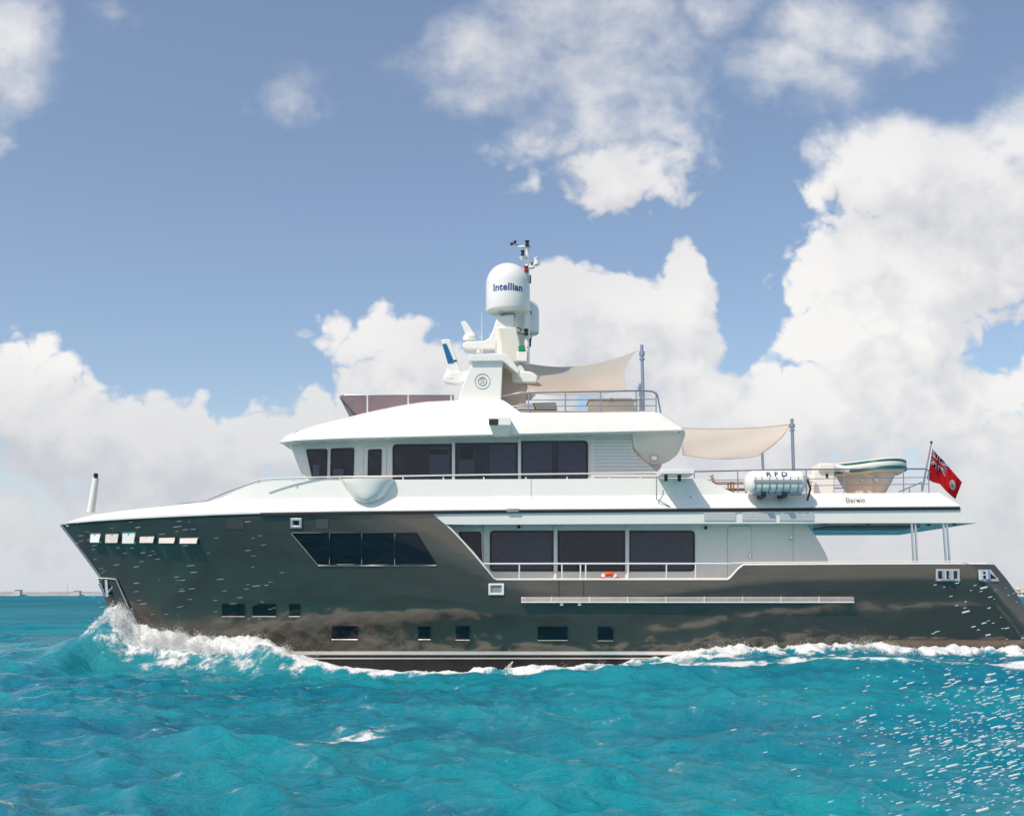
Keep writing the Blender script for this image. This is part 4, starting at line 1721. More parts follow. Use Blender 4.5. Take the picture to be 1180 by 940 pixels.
# shade sails
def sail(name, label, tl_, tr_, bl_, br_, btop, bbot, sagT, sagB, poles, ripple, seedv, sides=(0, 0)):
    root = empty(name, tuple(pt((tl_[0] + tr_[0]) / 2, max(bl_[1], br_[1]), (btop + bbot) / 2)))
    tag(root, label, 'awning')
    nu, nv = 50, 30
    rows = []
    for j in range(nv + 1):
        v = j / nv
        r = []
        for i in range(nu + 1):
            u = i / nu
            a = (lerp(tl_[0], tr_[0], u), lerp(tl_[1], tr_[1], u) + sagT * 4 * u * (1 - u))
            c_ = (lerp(bl_[0], br_[0], u), lerp(bl_[1], br_[1], u) + sagB * 4 * u * (1 - u))
            x = lerp(a[0], c_[0], v) + (sides[0] * (1 - u) + sides[1] * u) * 4 * v * (1 - v)
            y = lerp(a[1], c_[1], v)
            b = lerp(btop, bbot, v)
            b += ripple * (math.sin(5.0 * u + 7 * v + seedv) * .6 + math.sin(11 * u - 4 * v + 2 * seedv) * .25 + .5 * math.sin(3.1 * v + 2 * u)) * math.sin(math.pi * min(1, max(0, u))) ** .5
            b += -ripple * 3.0 * v * (1 - v)
            r.append(pt(x, y, b))
        rows.append(r)
    m_ = MB()
    m_.grid(rows)
    o = m_.build('cloth', M['cloth'], root, angle=80)
    MB().tube(rows[0], .018, 6).tube([r[-1] for r in rows], .016, 6).tube(rows[-1], .016, 6).build('hem', M['cloth'], o)
    for (p0, p1, b, r_) in poles:
        a = pt(*p0, b); c_ = pt(*p1, b)
        po = MB().tube([a, c_], r_, 10).build('pole', M['steel'], root)
        MB().tube([c_ + (a - c_) * .16, c_ + (a - c_) * .10], r_ * 1.7, 10).tube([c_ + (a - c_) * .22, c_ + (a - c_) * .20], r_ * 1.7, 10).build('cleat', M['steel'], po)
    return root, rows


s1, r1 = sail('shade_sail', 'cream shade sail over the top sun deck, tied to the arch behind the domes', (597, 416.5), (733, 404.5), (606, 452.5), (722, 449.0), -1.6, 2.4, 12, 4,
              [((741.5, 475), (739.5, 397.5), 2.45, .055), ((738, 475), (737.5, 442), -2.3, .05)], .28, .3, (6, -8))
MB().tube([r1[0][-1], pt(739.8, 404, 2.45)], .012, 6).build('lashing', M['rail'], s1)
s2, r2 = sail('shade_sail', 'sagging beige shade sail aft of the roof wing, above the life raft', (784, 492.8), (910, 489.0), (786, 523.5), (872, 525.5), 2.3, -1.5, 3, 4,
              [((914.5, 545), (912.5, 482.5), 2.6, .055), ((879.5, 545), (877.5, 504), -2.2, .05)], .22, 1.9, (0, 6))
MB().tube([r2[0][-1], pt(912.8, 486, 2.6)], .012, 6).build('lashing', M['rail'], s2)

# furniture on the sun deck
cb = empty('sun_deck_cabinet', tuple(pt(708, 475, 1.0)))
tag(cb, 'cream bar cabinet on the top sun deck behind the rail', 'cabinet')
bod = pxbox(679, 461, 735, 474.6, 1.2, 1.0).build('body', M['cream'], cb, bevel=.04)
pxbox(678, 458.5, 736, 461, 1.25, 1.1).build('worktop', M['cream'], cb, bevel=.02)
for px in (704.5, 737):
    q = pt(px, 460.5, 1.28)
    MB().lathe((q.x, q.y - .03, q.z - .03), [(.05, 0), (.06, .05), (.02, .10), (0, .1)], 10).build('knob', M['teak'], cb)
lg = empty('sun_lounger', tuple(pt(628, 475, 1.5)))
tag(lg, 'grey cushioned sun lounger on the top deck under the sail', 'lounger')
px_prism([(594, 473.5), (598, 466.5), (615, 466), (618, 473.5)], 1.7, .6, 1).build('seat', M['cushion'], lg, bevel=.03)
px_prism([(616, 473.5), (613.5, 465.8), (640, 465.2), (642, 473.5)], 1.7, .6, 1).build('backrest', M['cushion'], lg, bevel=.03)
pxbox(595, 473, 642, 474.4, 1.95, .5).build('frame', M['rail'], lg)

# teak deck chairs behind the bulwark
def teak_chair(px, b, flip):
    q = pt(px, 569, b)
    base = q.z - .28
    r_ = empty('deck_chair', (q.x, q.y, base))
    s = -1 if flip else 1

    def bar(p0, p1, r=.022):
        return MB().tube([Vector((q.x + s * p0[0], q.y + p0[1], base + p0[2])), Vector((q.x + s * p1[0], q.y + p1[1], base + p1[2]))], r, 8)
    for y in (-.25, .25):
        bar((.25, y, 0), (.22, y, .62)).build('leg', M['teak_dark'], r_)
        bar((-.25, y, 0), (-.32, y, .62)).build('leg', M['teak_dark'], r_)
        a_ = MB().box((q.x - .34, q.y + y - .03, base + .62), (q.x + .30, q.y + y + .03, base + .655))
        a_.build('armrest', M['teak_dark'], r_, bevel=.008)
    MB().box((q.x - .28, q.y - .24, base + .40), (q.x + .26, q.y + .24, base + .44)).build('seat', M['teak_dark'], r_, bevel=.01)
    bk_ = MB()
    for k in range(5):
        z = .50 + k * .085
        xo = s * (-.27 - .10 * k / 4)
        bk_.box((q.x + xo - .012, q.y - .24, base + z), (q.x + xo + .012, q.y + .24, base + z + .055))
    bk_.build('backrest', M['teak_dark'], r_, bevel=.005)
    return r_


c1 = teak_chair(833, 2.3, False)
tag(c1, 'slatted teak deck chair nearest the roof wing, behind the white bulwark', 'chair', 'teak deck chairs')
c2 = teak_chair(851.5, 2.3, True)
tag(c2, 'slatted teak deck chair close to the forward end of the life raft', 'chair', 'teak deck chairs')

# ------------------------------------------------------------------ THE SEA
def perlin(x, y, seed=0):
    xi = np.floor(x).astype(np.int64); yi = np.floor(y).astype(np.int64)
    xf = x - xi; yf = y - yi

    def g(ix, iy):
        h = (ix * 374761393 + iy * 668265263 + seed * 974634677) & 0xFFFFFFFF
        h = ((h ^ (h >> 13)) * 1274126177) & 0xFFFFFFFF
        h = h ^ (h >> 16)
        a = (h & 0xFFFF) / 65536.0 * 2 * np.pi
        return np.cos(a), np.sin(a)
    u = xf * xf * xf * (xf * (xf * 6 - 15) + 10); v = yf * yf * yf * (yf * (yf * 6 - 15) + 10)
    out = []
    for dy in (0, 1):
        r = []
        for dx in (0, 1):
            gx, gy = g(xi + dx, yi + dy)
            r.append(gx * (xf - dx) + gy * (yf - dy))
        out.append(r[0] * (1 - u) + r[1] * u)
    return out[0] * (1 - v) + out[1] * v


def fbm(x, y, octv=4, seed=0, gain=.5):
    s = 0; a = 1.0
    for k in range(octv):
        s = s + a * perlin(x * 2 ** k + 17.3 * k, y * 2 ** k - 9.1 * k, seed + k)
        a *= gain
    return s


def sstep(x, a, b):
    t = np.clip((x - a) / (b - a), 0, 1)
    return t * t * (3 - 2 * t)


# grid lines
gx = [0.0]
xs = list(np.arange(-23, 23.001, .085))
stp = .085
x = 23.0
right = []
while x < 9000:
    stp *= 1.08
    x += stp
    right.append(x)
xs = [-q for q in right[::-1]] + xs + right
ys = []
y = 8.0
while y < 33.0:
    ys.append(y); y += .05 + .07 * (y - 8) / 25
while y < 37.5:
    ys.append(y); y += .06
stp = .08
while y < 14000:
    ys.append(y); stp *= 1.024; y += stp
back = []
y = 8.0; stp = .3
while y > -3000:
    y -= stp; stp *= 1.35
    back.append(y)
ys = np.array(back[::-1] + ys); xs = np.array(xs)
NX, NY = len(xs), len(ys)
X, Y = np.meshgrid(xs, ys)
spx = np.gradient(xs)[None, :] * np.ones((NY, 1)); spy = np.gradient(ys)[:, None] * np.ones((1, NX))

# contact line of the wave along the near side of the hull: column in the picture -> height
WL = [(60, 745), (100, 728), (118, 707), (132, 691), (146, 699), (160, 719), (180, 727), (210, 731), (240, 736), (275, 738), (300, 738), (325, 748), (345, 760), (370, 769), (400, 776), (450, 780), (500, 781.5), (560, 780), (620, 778),
      (670, 774), (720, 768), (760, 761), (800, 755.5), (850, 752), (920, 748.5), (1000, 747), (1080, 749), (1180, 753), (1240, 757)]
wx = []; wz = []
for px, py in WL:
    q = hull_hit(px, min(py, 760)) if px > 132 else pt(px, py, 0)
    wx.append((px - 590) / F * q.y); wz.append(CH + (HOR - py) / F * q.y)
wx, wz = np.array(wx), np.array(wz)
WZ = np.interp(X, wx, wz)
hx = np.linspace(-13.0, 18.5, 200)
hbv = np.array([hb(q, .4) for q in hx])
HB = np.interp(X, hx, hbv)
XS0 = stem(.4)
dside = np.abs(Y - YC) - HB
dbow = np.hypot(np.minimum(X - XS0, 0) * .33, Y - YC)
D = np.where(X < XS0, dbow, dside)
D = np.where(X > 17, np.maximum(D, np.hypot(X - 17, np.maximum(dside, 0))), D)
Dp = np.maximum(D, 0)

# chop: a fan of wave trains with sharpened crests
amp_mod = 1 + .55 * fbm(X * .05, Y * .09, 3, 5)
near = 1 - np.exp(-(Dp / 3.0) ** 2)
SEA0 = -0.30
Z = np.zeros_like(X); DX = np.zeros_like(X); DY = np.zeros_like(X)
r2 = np.random.default_rng(5)
NW = 90
for k in range(NW):
    lam = .28 * (9.0 / .28) ** (k / (NW - 1))
    th = math.radians(250) + r2.normal(0, .62)
    dxk, dyk = math.cos(th), math.sin(th)
    st = .072 if lam < 1.8 else (.036 if lam < 4.5 else .026)
    a = st * lam / (2 * np.pi)
    ph = r2.uniform(0, 2 * np.pi)
    ks = 2 * np.pi / lam
    att = np.exp(-(np.maximum(spx * abs(dxk), spy * abs(dyk)) / lam * 2.6) ** 2)
    arg = ks * (dxk * X + dyk * Y) + ph + 1.3 * perlin(X / lam * .22, Y / lam * .22, 100 + k)
    c, s = np.cos(arg), np.sin(arg)
    Z += a * c * att
    DX -= dxk * a * s * att * .9
    DY -= dyk * a * s * att * .9
calm = .35 + .65 * near
Z *= amp_mod * calm; DX *= amp_mod * calm; DY *= amp_mod * calm

# the yacht's own waves
fall = np.exp(-(Dp / (3.6 + 1.8 * sstep(X, -7, -4) * (1 - sstep(X, 2, 5)))) ** 1.5)
bowm = sstep(X, -15.4, -13.8) * (1 - sstep(X, -9.0, -5.5))
fallB = np.exp(-(Dp / 1.25) ** 1.6)
wave = (WZ - SEA0) * (fall * (1 - bowm) + fallB * bowm)
# diverging crest thrown from the bow, running aft and outwards on both sides
cd = 0.55 + (X + 10.0) * .27
crest = np.exp(-((D - cd) / .75) ** 2) * sstep(X, -11.5, -7.5) * (1 - sstep(X, -1.5, 6.0))
wave += .42 * crest
cd2 = 2.6 + (X - 4.0) * .20
crest2 = np.exp(-((D - cd2) / 1.6) ** 2) * sstep(X, 0.0, 6.0)
wave += .30 * crest2 * (1 + .5 * perlin(X * .3, Y * .3, 3))
trough = np.exp(-((D - 2.4 - np.maximum(0, X + 12) * .12) / .9) ** 2) * sstep(X, -14.5, -11) * (1 - sstep(X, -6, -2))
wave -= .30 * trough
Z += wave + SEA0

# foam: on the bow bank, along the hull, on the thrown crests, a few whitecaps
n1 = fbm(X * 1.1, Y * 1.1, 5, 21, .6)
n2 = fbm(X * .55, Y * .9, 4, 31, .55)
wfoam = np.interp(X, [-16, -14.5, -13.5, -11, -8.5, -7, -5, 0, 3, 5, 8, 11, 13, 17, 20], [.5, 1.0, 1.5, 1.9, 1.9, 1.6, 1.3, 1.2, 1.1, 1.25, 1.3, 1.1, .9, .8, 1.0])
foam = 1.15 - Dp / wfoam + (.75 + .75 * sstep(X, -5, 3)) * n1 - .12 * sstep(X, -5, 3)
foam = np.where(X < -15.6, -1, foam)
f2 = (np.exp(-((D - cd + .1) / .55) ** 2) * sstep(X, -9.8, -7.0) * (1 - sstep(X, -3.5, .5))) * 1.35 - .38 + .9 * n1
foam = np.maximum(foam, f2)
f3 = (np.exp(-((D - cd2 + .5) / .6) ** 2) * sstep(X, 2.5, 6.0)) * (1.0 + .6 * n1) - .45 + .4 * n1
foam = np.maximum(foam, f3)
for (px, py, rx, ry, w) in ((402, 850, .8, 1.5, .66), (428, 836, .5, 1.0, .70), (360, 872, .6, .8, .50), (215, 767, 1.6, 1.2, .55), (255, 772, 1.4, .9, .5), 
                            (30, 720, 1.5, 3, .42), (60, 700, 2.5, 9, .5), (300, 905, 1.0, .4, .1)):
    yy = (CH - SEA0) * F / (py - HOR)
    xx = (px - 590) / F * yy
    f4 = (w + .85 * n1) * np.exp(-((X - xx) / rx) ** 2 - ((Y - yy) / ry) ** 2) - .34 + .2 * n1
    foam = np.maximum(foam, f4)
fm = sstep(foam, 0.05, .75)
foot = np.exp(-((D - .45) / .38) ** 2) * sstep(X, -6.5, -4.5) * (1 - sstep(X, 16, 18))
Z += foot * (.05 + .07 * (1 - sstep(X, 2, 5)) + .13 * np.clip(.5 + n1, 0, 1.2)) * sstep(foam, -.2, .6)
# foam is lumpy
hi = fbm(X * 3.0, Y * 3.0, 5, 55, .62)
lump = np.maximum(0, hi + .25) * fm * np.exp(-Dp / 2.0)
Z += lump * (.10 + .13 * bowm + .06 * sstep(X, 4, 8))
Z = np.where((spx > 2) | (spy > 2), SEA0 + (Z - SEA0) * .4, Z)
co = np.stack([X + DX, Y + DY, Z], -1).reshape(-1, 3).astype(np.float32)
idx = np.arange(NX * NY).reshape(NY, NX)
quads = np.stack([idx[:-1, :-1], idx[:-1, 1:], idx[1:, 1:], idx[1:, :-1]], -1).reshape(-1, 4).astype(np.int32)
me = bpy.data.meshes.new('sea')
me.vertices.add(len(co)); me.vertices.foreach_set('co', co.ravel())
me.loops.add(quads.size); me.loops.foreach_set('vertex_index', quads.ravel())
me.polygons.add(len(quads)); me.polygons.foreach_set('loop_start', np.arange(0, quads.size, 4, dtype=np.int32))
me.polygons.foreach_set('use_smooth', np.ones(len(quads), dtype=bool))
at = me.attributes.new('foam', 'FLOAT', 'POINT')
at.data.foreach_set('value', np.clip(foam, -1, 2).ravel().astype(np.float32))
me.update(); me.validate()
sea = bpy.data.objects.new('sea', me)
COL.objects.link(sea)
tag(sea, 'choppy turquoise sea with white foam thrown along the hull', 'sea', kind='structure')

sm = bpy.data.materials.new('turquoise_sea')
sm.use_nodes = True
t = NT(sm.node_tree)
b = sm.node_tree.nodes['Principled BSDF']
co_ = t.n('ShaderNodeTexCoord').outputs['Object']
flat = t.v('MULTIPLY', co_, (1, 1, 0))
n_big = t.noise(t.v('MULTIPLY', flat, (.05, .11, 0)), 1.0, 4.0, .55)
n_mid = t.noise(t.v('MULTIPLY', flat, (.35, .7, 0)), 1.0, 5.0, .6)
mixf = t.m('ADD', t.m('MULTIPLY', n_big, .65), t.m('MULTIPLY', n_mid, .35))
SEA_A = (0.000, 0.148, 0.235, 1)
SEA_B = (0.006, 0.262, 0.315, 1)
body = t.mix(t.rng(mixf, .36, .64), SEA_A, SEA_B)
sp = t.n('ShaderNodeSeparateXYZ'); t.put(sp.inputs[0], co_)
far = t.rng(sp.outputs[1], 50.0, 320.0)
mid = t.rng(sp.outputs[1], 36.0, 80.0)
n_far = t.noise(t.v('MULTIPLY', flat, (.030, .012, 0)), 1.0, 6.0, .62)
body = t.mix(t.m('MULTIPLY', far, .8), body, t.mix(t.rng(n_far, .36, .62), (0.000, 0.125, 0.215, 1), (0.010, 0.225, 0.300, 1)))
fa = t.n('ShaderNodeAttribute'); fa.attribute_name = 'foam'
fn = t.noise(flat, 5.5, 8.0, .70, .6)
fn2 = t.noise(flat, 22.0, 5.0, .65)
fmask = t.m('ADD', fa.outputs['Fac'], t.m('MULTIPLY_ADD', fn, 1.5, -.78))
fmask = t.m('ADD', fmask, t.m('MULTIPLY_ADD', fn2, .5, -.25))
fmk = t.rng(fmask, .12, .55)
ftone = t.mix(t.rng(t.noise(flat, 9.0, 6.0, .65), .3, .7), (.78, .82, .83, 1), (.93, .93, .92, 1))
# aerated water round the foam is paler
aer = t.rng(fa.outputs['Fac'], -.12, .5)
body = t.mix(t.m('MULTIPLY', aer, .30), body, (.06, .36, .40, 1))
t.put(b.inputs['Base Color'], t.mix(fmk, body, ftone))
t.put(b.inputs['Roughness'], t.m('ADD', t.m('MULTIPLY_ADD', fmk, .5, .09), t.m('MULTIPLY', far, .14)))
b.inputs['IOR'].default_value = 1.33
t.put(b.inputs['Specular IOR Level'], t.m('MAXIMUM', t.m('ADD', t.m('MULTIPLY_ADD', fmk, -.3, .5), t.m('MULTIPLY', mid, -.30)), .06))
bp = t.n('ShaderNodeBump')
bp.inputs['Strength'].default_value = 1.0
bp.inputs['Distance'].default_value = .115
rip = t.m('ADD', t.noise(t.v('MULTIPLY', flat, (2.6, 4.4, 0)), 1.0, 8.0, .62, .35), t.m('MULTIPLY', t.noise(t.v('MULTIPLY', flat, (8.0, 14.0, 0)), 1.0, 4.0, .6, .3), .45))
t.put(bp.inputs['Height'], t.m('ADD', rip, t.m('MULTIPLY', t.m('MULTIPLY', fmk, fn2), .45)))
bp2 = t.n('ShaderNodeBump')
bp2.inputs['Strength'].default_value = 1.0
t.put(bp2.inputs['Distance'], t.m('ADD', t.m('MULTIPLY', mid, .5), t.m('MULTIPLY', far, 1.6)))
t.put(bp2.inputs['Height'], t.noise(t.v('MULTIPLY', flat, (.28, .40, 0)), 1.0, 9.0, .66))
t.put(bp2.inputs['Normal'], bp.outputs[0])
t.put(b.inputs['Normal'], bp2.outputs[0])
dif = t.n('ShaderNodeBsdfDiffuse')
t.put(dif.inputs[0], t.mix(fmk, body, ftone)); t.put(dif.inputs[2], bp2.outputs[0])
mxs = t.n('ShaderNodeMixShader')
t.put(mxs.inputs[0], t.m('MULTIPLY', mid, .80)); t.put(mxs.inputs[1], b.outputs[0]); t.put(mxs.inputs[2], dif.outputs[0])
t.put(sm.node_tree.nodes['Material Output'].inputs[0], mxs.outputs[0])
me.materials.append(sm)

# ------------------------------------------------------------------ spray and broken water
OCT_V = np.array([(1, 0, 0), (-1, 0, 0), (0, 1, 0), (0, -1, 0), (0, 0, 1), (0, 0, -1)], dtype=np.float64)
OCT_F = np.array([(0, 2, 4), (2, 1, 4), (1, 3, 4), (3, 0, 4), (2, 0, 5), (1, 2, 5), (3, 1, 5), (0, 3, 5)])


def ball():
    vs_, fs_ = [(0, 0, 1.0)], []
    for a in (45, 90, 135):
        for k in range(6):
            p = 2 * math.pi * k / 6
            r = math.sin(math.radians(a))
            vs_.append((r * math.cos(p), r * math.sin(p), math.cos(math.radians(a))))
    vs_.append((0, 0, -1.0))
    for k in range(6):
        k2 = (k + 1) % 6
        fs_.append((0, 1 + k, 1 + k2)); fs_.append((19, 13 + k2, 13 + k))
        for r in (1, 7):
            fs_.append((r + k, r + 6 + k, r + 6 + k2)); fs_.append((r + k, r + 6 + k2, r + k2))
    return np.array(vs_), np.array(fs_)


BALL_V, BALL_F = ball()


def drops(name, pts, rad, mt, label, cat, stretch=None, axis=None):
    """many little drops as one mesh"""
    pts = np.asarray(pts); rad = np.asarray(rad)
    n = len(pts)
    UV_, UF_ = (OCT_V, OCT_F) if stretch is None else (BALL_V, BALL_F)
    base = UV_[None] * rad[:, None, None]
    if stretch is not None:
        ax = np.asarray(axis, dtype=float); ax /= np.linalg.norm(ax)
        along = base @ ax
        # a short cylinder with round ends
        base = base + np.sign(along)[..., None] * ax * (rad * (np.asarray(stretch) - 1))[:, None, None] * (np.abs(along) > rad[:, None] * .2)[..., None]
    else:
        base = base * rng.uniform(.6, 1.4, (n, 6, 1))
    v = (base + pts[:, None, :]).reshape(-1, 3)
    f = (UF_[None] + (np.arange(n) * len(UV_))[:, None, None]).reshape(-1, 3)
    me_ = bpy.data.meshes.new(name)
    me_.from_pydata(v.tolist(), [], f.tolist())
    me_.polygons.foreach_set('use_smooth', [True] * len(me_.polygons))
    me_.materials.append(mt)
    o = bpy.data.objects.new(name, me_)
    COL.objects.link(o)
    tag(o, label, cat, kind='stuff')
    return o


M['spray'] = cloth_mat('white_spray', (.95, .95, .95))
mm = bpy.data.materials.new('clear_drops')
mm.use_nodes = True
tt = NT(mm.node_tree)
mm.node_tree.nodes.clear()
d1 = tt.n('ShaderNodeBsdfDiffuse'); d1.inputs[0].default_value = (.8, .82, .83, 1)
d2 = tt.n('ShaderNodeBsdfTransparent')
mx = tt.n('ShaderNodeMixShader'); mx.inputs[0].default_value = .58
tt.put(mx.inputs[1], d1.outputs[0]); tt.put(mx.inputs[2], d2.outputs[0])
tt.put(tt.n('ShaderNodeOutputMaterial').inputs[0], mx.outputs[0])
M['mist'] = mm
m2 = mm.copy(); m2.name = 'bright_drops'
[nd for nd in m2.node_tree.nodes if nd.type == 'MIX_SHADER'][0].inputs[0].default_value = .30
M['glint'] = m2


def wz_at(x):
    return np.interp(x, wx, wz)


def hb_at(x):
    return np.interp(x, hx, hbv)


P_, R_ = [], []


def burst(x0, x1, n, dmin, dmax, hmean, r0, r1, power=1.0, base=0.0):
    xx = rng.uniform(x0, x1, n)
    clump = fbm(xx * 1.9, xx * 0 + .5, 4, 77, .65)
    keep = rng.uniform(0, 1, n) < np.clip(.55 + 1.2 * clump, .05, 1)
    xx = xx[keep]; cl = clump[keep]
    dd = rng.uniform(dmin, dmax, len(xx))
    hh = rng.exponential(1.0, len(xx)) * hmean * np.clip(.6 + 1.3 * cl, .15, 2)
    yy = np.where(xx < XS0, YC - np.abs(dd) * rng.choice([-1, 1], len(xx)), YC - hb_at(xx) - dd)
    zz = SEA0 + (wz_at(xx) - SEA0) * np.exp(-np.maximum(dd, 0) / 2.2) + base + hh
    P_.append(np.stack([xx, yy, zz], -1)); R_.append(rng.uniform(r0, r1, len(xx)) * np.exp(-.25 * hh / max(hmean, .01)))


burst(-14.9, -13.2, 14000, .0, .9, .12, .007, .024)
burst(-13.6, -10.0, 18000, .02, 1.1, .15, .008, .026)
burst(-10.2, -6.5, 16000, .03, 1.3, .14, .008, .026)
burst(-6.8, 2.0, 7000, .05, .9, .05, .008, .020)
burst(1.0, 6.0, 9000, .05, 1.0, .09, .008, .020)
burst(5.5, 13.0, 26000, .05, 1.1, .12, .008, .024)
burst(12.0, 17.0, 3000, .05, .9, .06, .008, .02)
# single plume by the boot stripe amidships
hh = rng.uniform(0, 1, 700) ** 1.6 * .50; xx = rng.normal(-2.95, 1, 700) * .10 * (1.05 - hh / .5) + hh * .05
P_.append(np.stack([xx * 1.0, YC - hb_at(xx) - rng.uniform(.05, .35, 700), wz_at(xx) + hh], -1)); R_.append(rng.uniform(.010, .024, 700))
drops('bow_spray', np.concatenate(P_), np.concatenate(R_), M['spray'], 'white spray and broken water flung up along the waterline of the dark hull', 'spray')

# flying drops, thrown by the chase boat, over the near right water and against the quarter
n = 1000
py = HOR + 60 + (940 - HOR - 60) * rng.beta(2.0, 1.5, n)
cx0 = 1195 - 60 * rng.normal(0, 1, n) - (py - HOR - 60) * .28
yy = rng.uniform(5.0, 14.0, n)
px = cx0 + 80 * rng.normal(0, 1, n)
px = np.where(px > 1205, 2 * 1205 - px, px)
q = np.stack([(px - 590) / F * yy, yy, CH + (HOR - py) / F * yy], -1)
ok = (q[:, 2] > .35)
n2_ = 60
py2 = rng.uniform(655, 760, n2_); px2 = rng.uniform(1075, 1190, n2_); yy2 = rng.uniform(8, 16, n2_)
q2 = np.stack([(px2 - 590) / F * yy2, yy2, CH + (HOR - py2) / F * yy2], -1)
q = np.concatenate([q[ok], q2])
rr_ = rng.lognormal(math.log(.0026), .50, len(q)) * q[:, 1] / 8.0
drops('flying_spray', q, np.clip(rr_, .002, .012), M['glint'], 'loose white spray drops flying over the turquoise water at the right', 'spray', rng.uniform(3.2, 6.0, len(q)), (1, .05, .22))
# fine drops drifting past the bow
n = 140
px = rng.uniform(85, 330, n); py = rng.uniform(600, 715, n)
keep = rng.uniform(0, 1, n) < np.clip(1.15 - (px - 85) / 330, 0, 1)
px, py = px[keep], py[keep]
yy = rng.uniform(20, 33, len(px))
q = np.stack([(px - 590) / F * yy, yy, CH + (HOR - py) / F * yy], -1)
drops('drifting_spray', q, rng.uniform(.0035, .006, len(q)), M['mist'], 'fine thin drops drifting past the dark bow', 'spray', rng.uniform(9, 16, len(q)), (1, 0, .10))

# ------------------------------------------------------------------ far shore
M['shore'] = mat('hazy_shore', (.36, .36, .35), .9, vary=.25, vscale=.02)
M['sand'] = mat('pale_sand', (.55, .53, .48), .9)
M['scrub'] = mat('hazy_scrub', (.22, .26, .22), .9, vary=.3, vscale=.03)
M['hwall'] = mat('house_wall', (.66, .62, .56), .8)
M['hroof'] = mat('house_roof', (.50, .26, .16), .8)
M['hgreen'] = mat('palm_scrub', (.10, .15, .08), .9)


def shore(name, x0, x1, y0, depth, hfun, mt):
    m_ = MB()
    xs_ = np.linspace(x0, x1, 220)
    rows_ = [[], [], [], []]
    for x_ in xs_:
        h_ = hfun(x_)
        rows_[0].append((x_, y0, -3)); rows_[1].append((x_, y0 + 6, 1.4)); rows_[2].append((x_, y0 + depth * .4, 1.4 + h_)); rows_[3].append((x_, y0 + depth, -3))
    m_.grid(rows_)
    o_ = m_.build(name, [mt], None, angle=20)
    return tag(o_, None, None, kind='structure')


YS = 2600.0


def hl(x_):
    e = min(1, max(0, (x_ + 1700) / 300)) * min(1, max(0, (1700 - x_) / 300))
    return e * (6.0 + 5.0 * abs(float(perlin(np.array(x_ * .02), np.array(.3), 4))) + 5.0 * abs(float(perlin(np.array(x_ * .09), np.array(.7), 9))))


shore('island', -1700, 1700, YS, 160, hl, M['shore'])


def house(px, w, h, yd, mw, label, roofed=True):
    x_ = (px - 590) / F * yd
    r_ = empty('house', (x_, yd, 1.0))
    tag(r_, label, 'house', 'houses on the far shore')
    MB().box((x_ - w / 2, yd, -.5), (x_ + w / 2, yd + 9, 1.5 + h)).build('wall', mw, r_, smooth=False)
    m_ = MB()
    z_ = 1.5 + h
    m_.prism([(x_ - w / 2 - .6, z_), (x_ + w / 2 + .6, z_), (x_ + w / 2 - 1, z_ + 2.6), (x_ - w / 2 + 1, z_ + 2.6)], yd - .5, yd + 9.5)
    m_.build('roof', M['hroof'] if roofed else mw, r_, smooth=False)
    w_ = MB()
    for k in range(max(2, int(w / 4))):
        xw = x_ - w / 2 + (k + .5) * w / max(2, int(w / 4))
        w_.box((xw - .7, yd - .05, 2.6), (xw + .7, yd + .02, 4.6))
    w_.build('window', M['black'], r_, smooth=False)


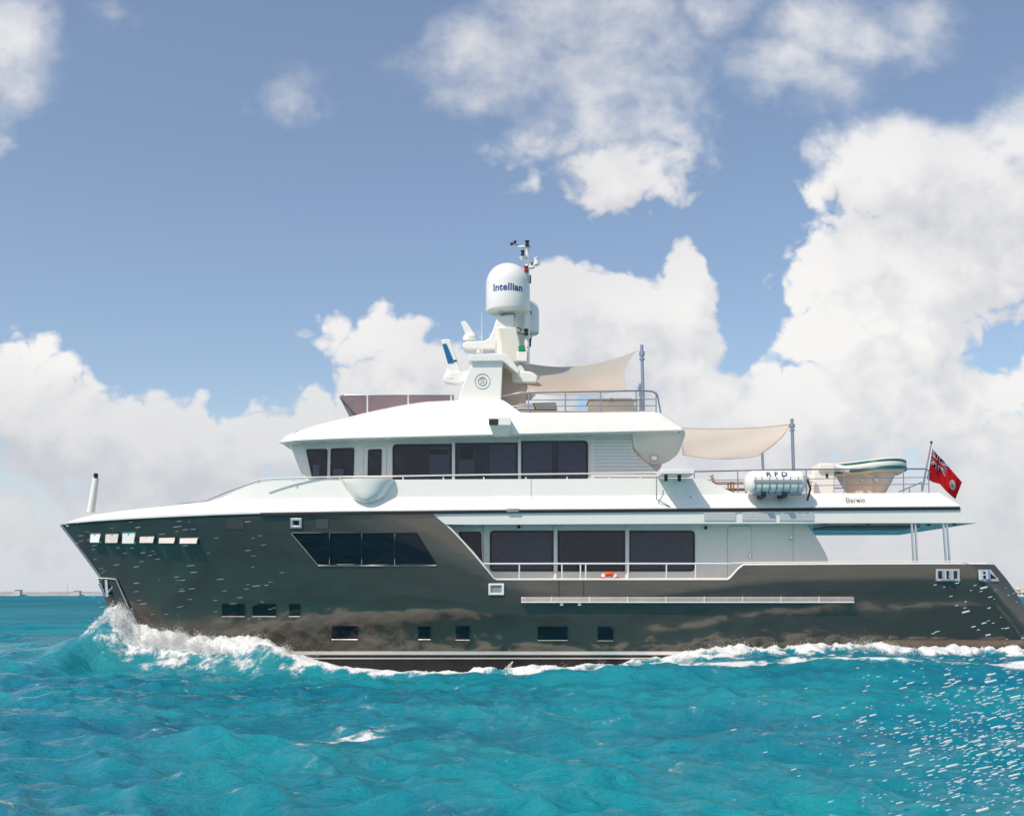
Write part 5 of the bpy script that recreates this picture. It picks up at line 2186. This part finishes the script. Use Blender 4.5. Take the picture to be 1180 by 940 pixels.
for (px, w, h, dy, rf, lab) in ((1168.5, 9, 7, 0, False, 'white flat roofed house on the far shore beside the yacht stern'), (1173.5, 7, 5, 30, True, 'orange roofed house on the far shore at the right edge'),
                                (1177.8, 9, 8.5, 60, False, 'tall pale house at the far right edge of the shore'), (1186, 12, 6, 10, True, 'long orange roofed house just past the right edge')):
    if px < 1182:
        house(px, w, h, 1500 + dy, M['hwall'], lab, rf)
m_ = MB()
m_.box((820, 1480, -2), (700 + 700, 1530, 2.2))
rb_ = (1160 - 590) / F * 1490
b_ = MB()
b_.grid([[(x_, 1490, -2) for x_ in np.linspace(rb_, rb_ + 500, 40)], [(x_, 1494, 2.0) for x_ in np.linspace(rb_, rb_ + 500, 40)], [(x_, 1620, 2.4) for x_ in np.linspace(rb_, rb_ + 500, 40)], [(x_, 1640, -2) for x_ in np.linspace(rb_, rb_ + 500, 40)]])
tag(b_.build('beach', M['sand'], None), None, None, kind='structure')
for k, px in enumerate((1165.8, 1171.4, 1175.8, 1180.0)):
    x_ = (px - 590) / F * 1486
    r_ = empty('shore_tree', (x_, 1487, 2))
    tag(r_, ['low green tree left of the white flat roofed house', 'low green tree between the white and the orange roofed houses', 'low green tree left of the tall pale house', 'low green tree at the very right edge of the shore'][k], 'tree', 'trees on the far shore')
    MB().tube([(x_, 1487, 0), (x_, 1487, 4)], .25, 6).build('trunk', M['teak'], r_)
    m_ = MB()
    for q_ in range(9):
        m_.lathe((x_ + rng.normal(0, .9), 1487 + rng.normal(0, .8), 3.2 + rng.uniform(0, 1.5)), [(0, -.8), (.7, -.4), (.9, .1), (.5, .7), (0, .9)], 7)
    m_.build('crown', M['hgreen'], r_, angle=10)
for (px, h, w, lab) in ((20, 13.0, 12, 'pale block standing on the far left shore above the low trees'), (88, 10.5, 14, 'long pale building on the left shore close to the bow')):
    x_ = (px - 590) / F * 2590
    r_ = empty('shore_building', (x_, 2590, 1))
    tag(r_, lab, 'building', 'buildings on the left shore')
    MB().box((x_ - w / 2, 2590, 0), (x_ + w / 2, 2604, h)).build('wall', M['hwall'], r_, smooth=False)
    MB().box((x_ - w / 2 - .5, 2589, h), (x_ + w / 2 + .5, 2605, h + .8)).build('roof', M['shore'], r_, smooth=False)
x_ = (78 - 590) / F * 2595
tm = MB().tube([(x_, 2595, 0), (x_, 2595, 31)], .5, 6, r2=.25)
o_ = tm.build('radio_mast', M['shore'], None)
tag(o_, 'thin grey radio mast on the far left shore', 'mast')
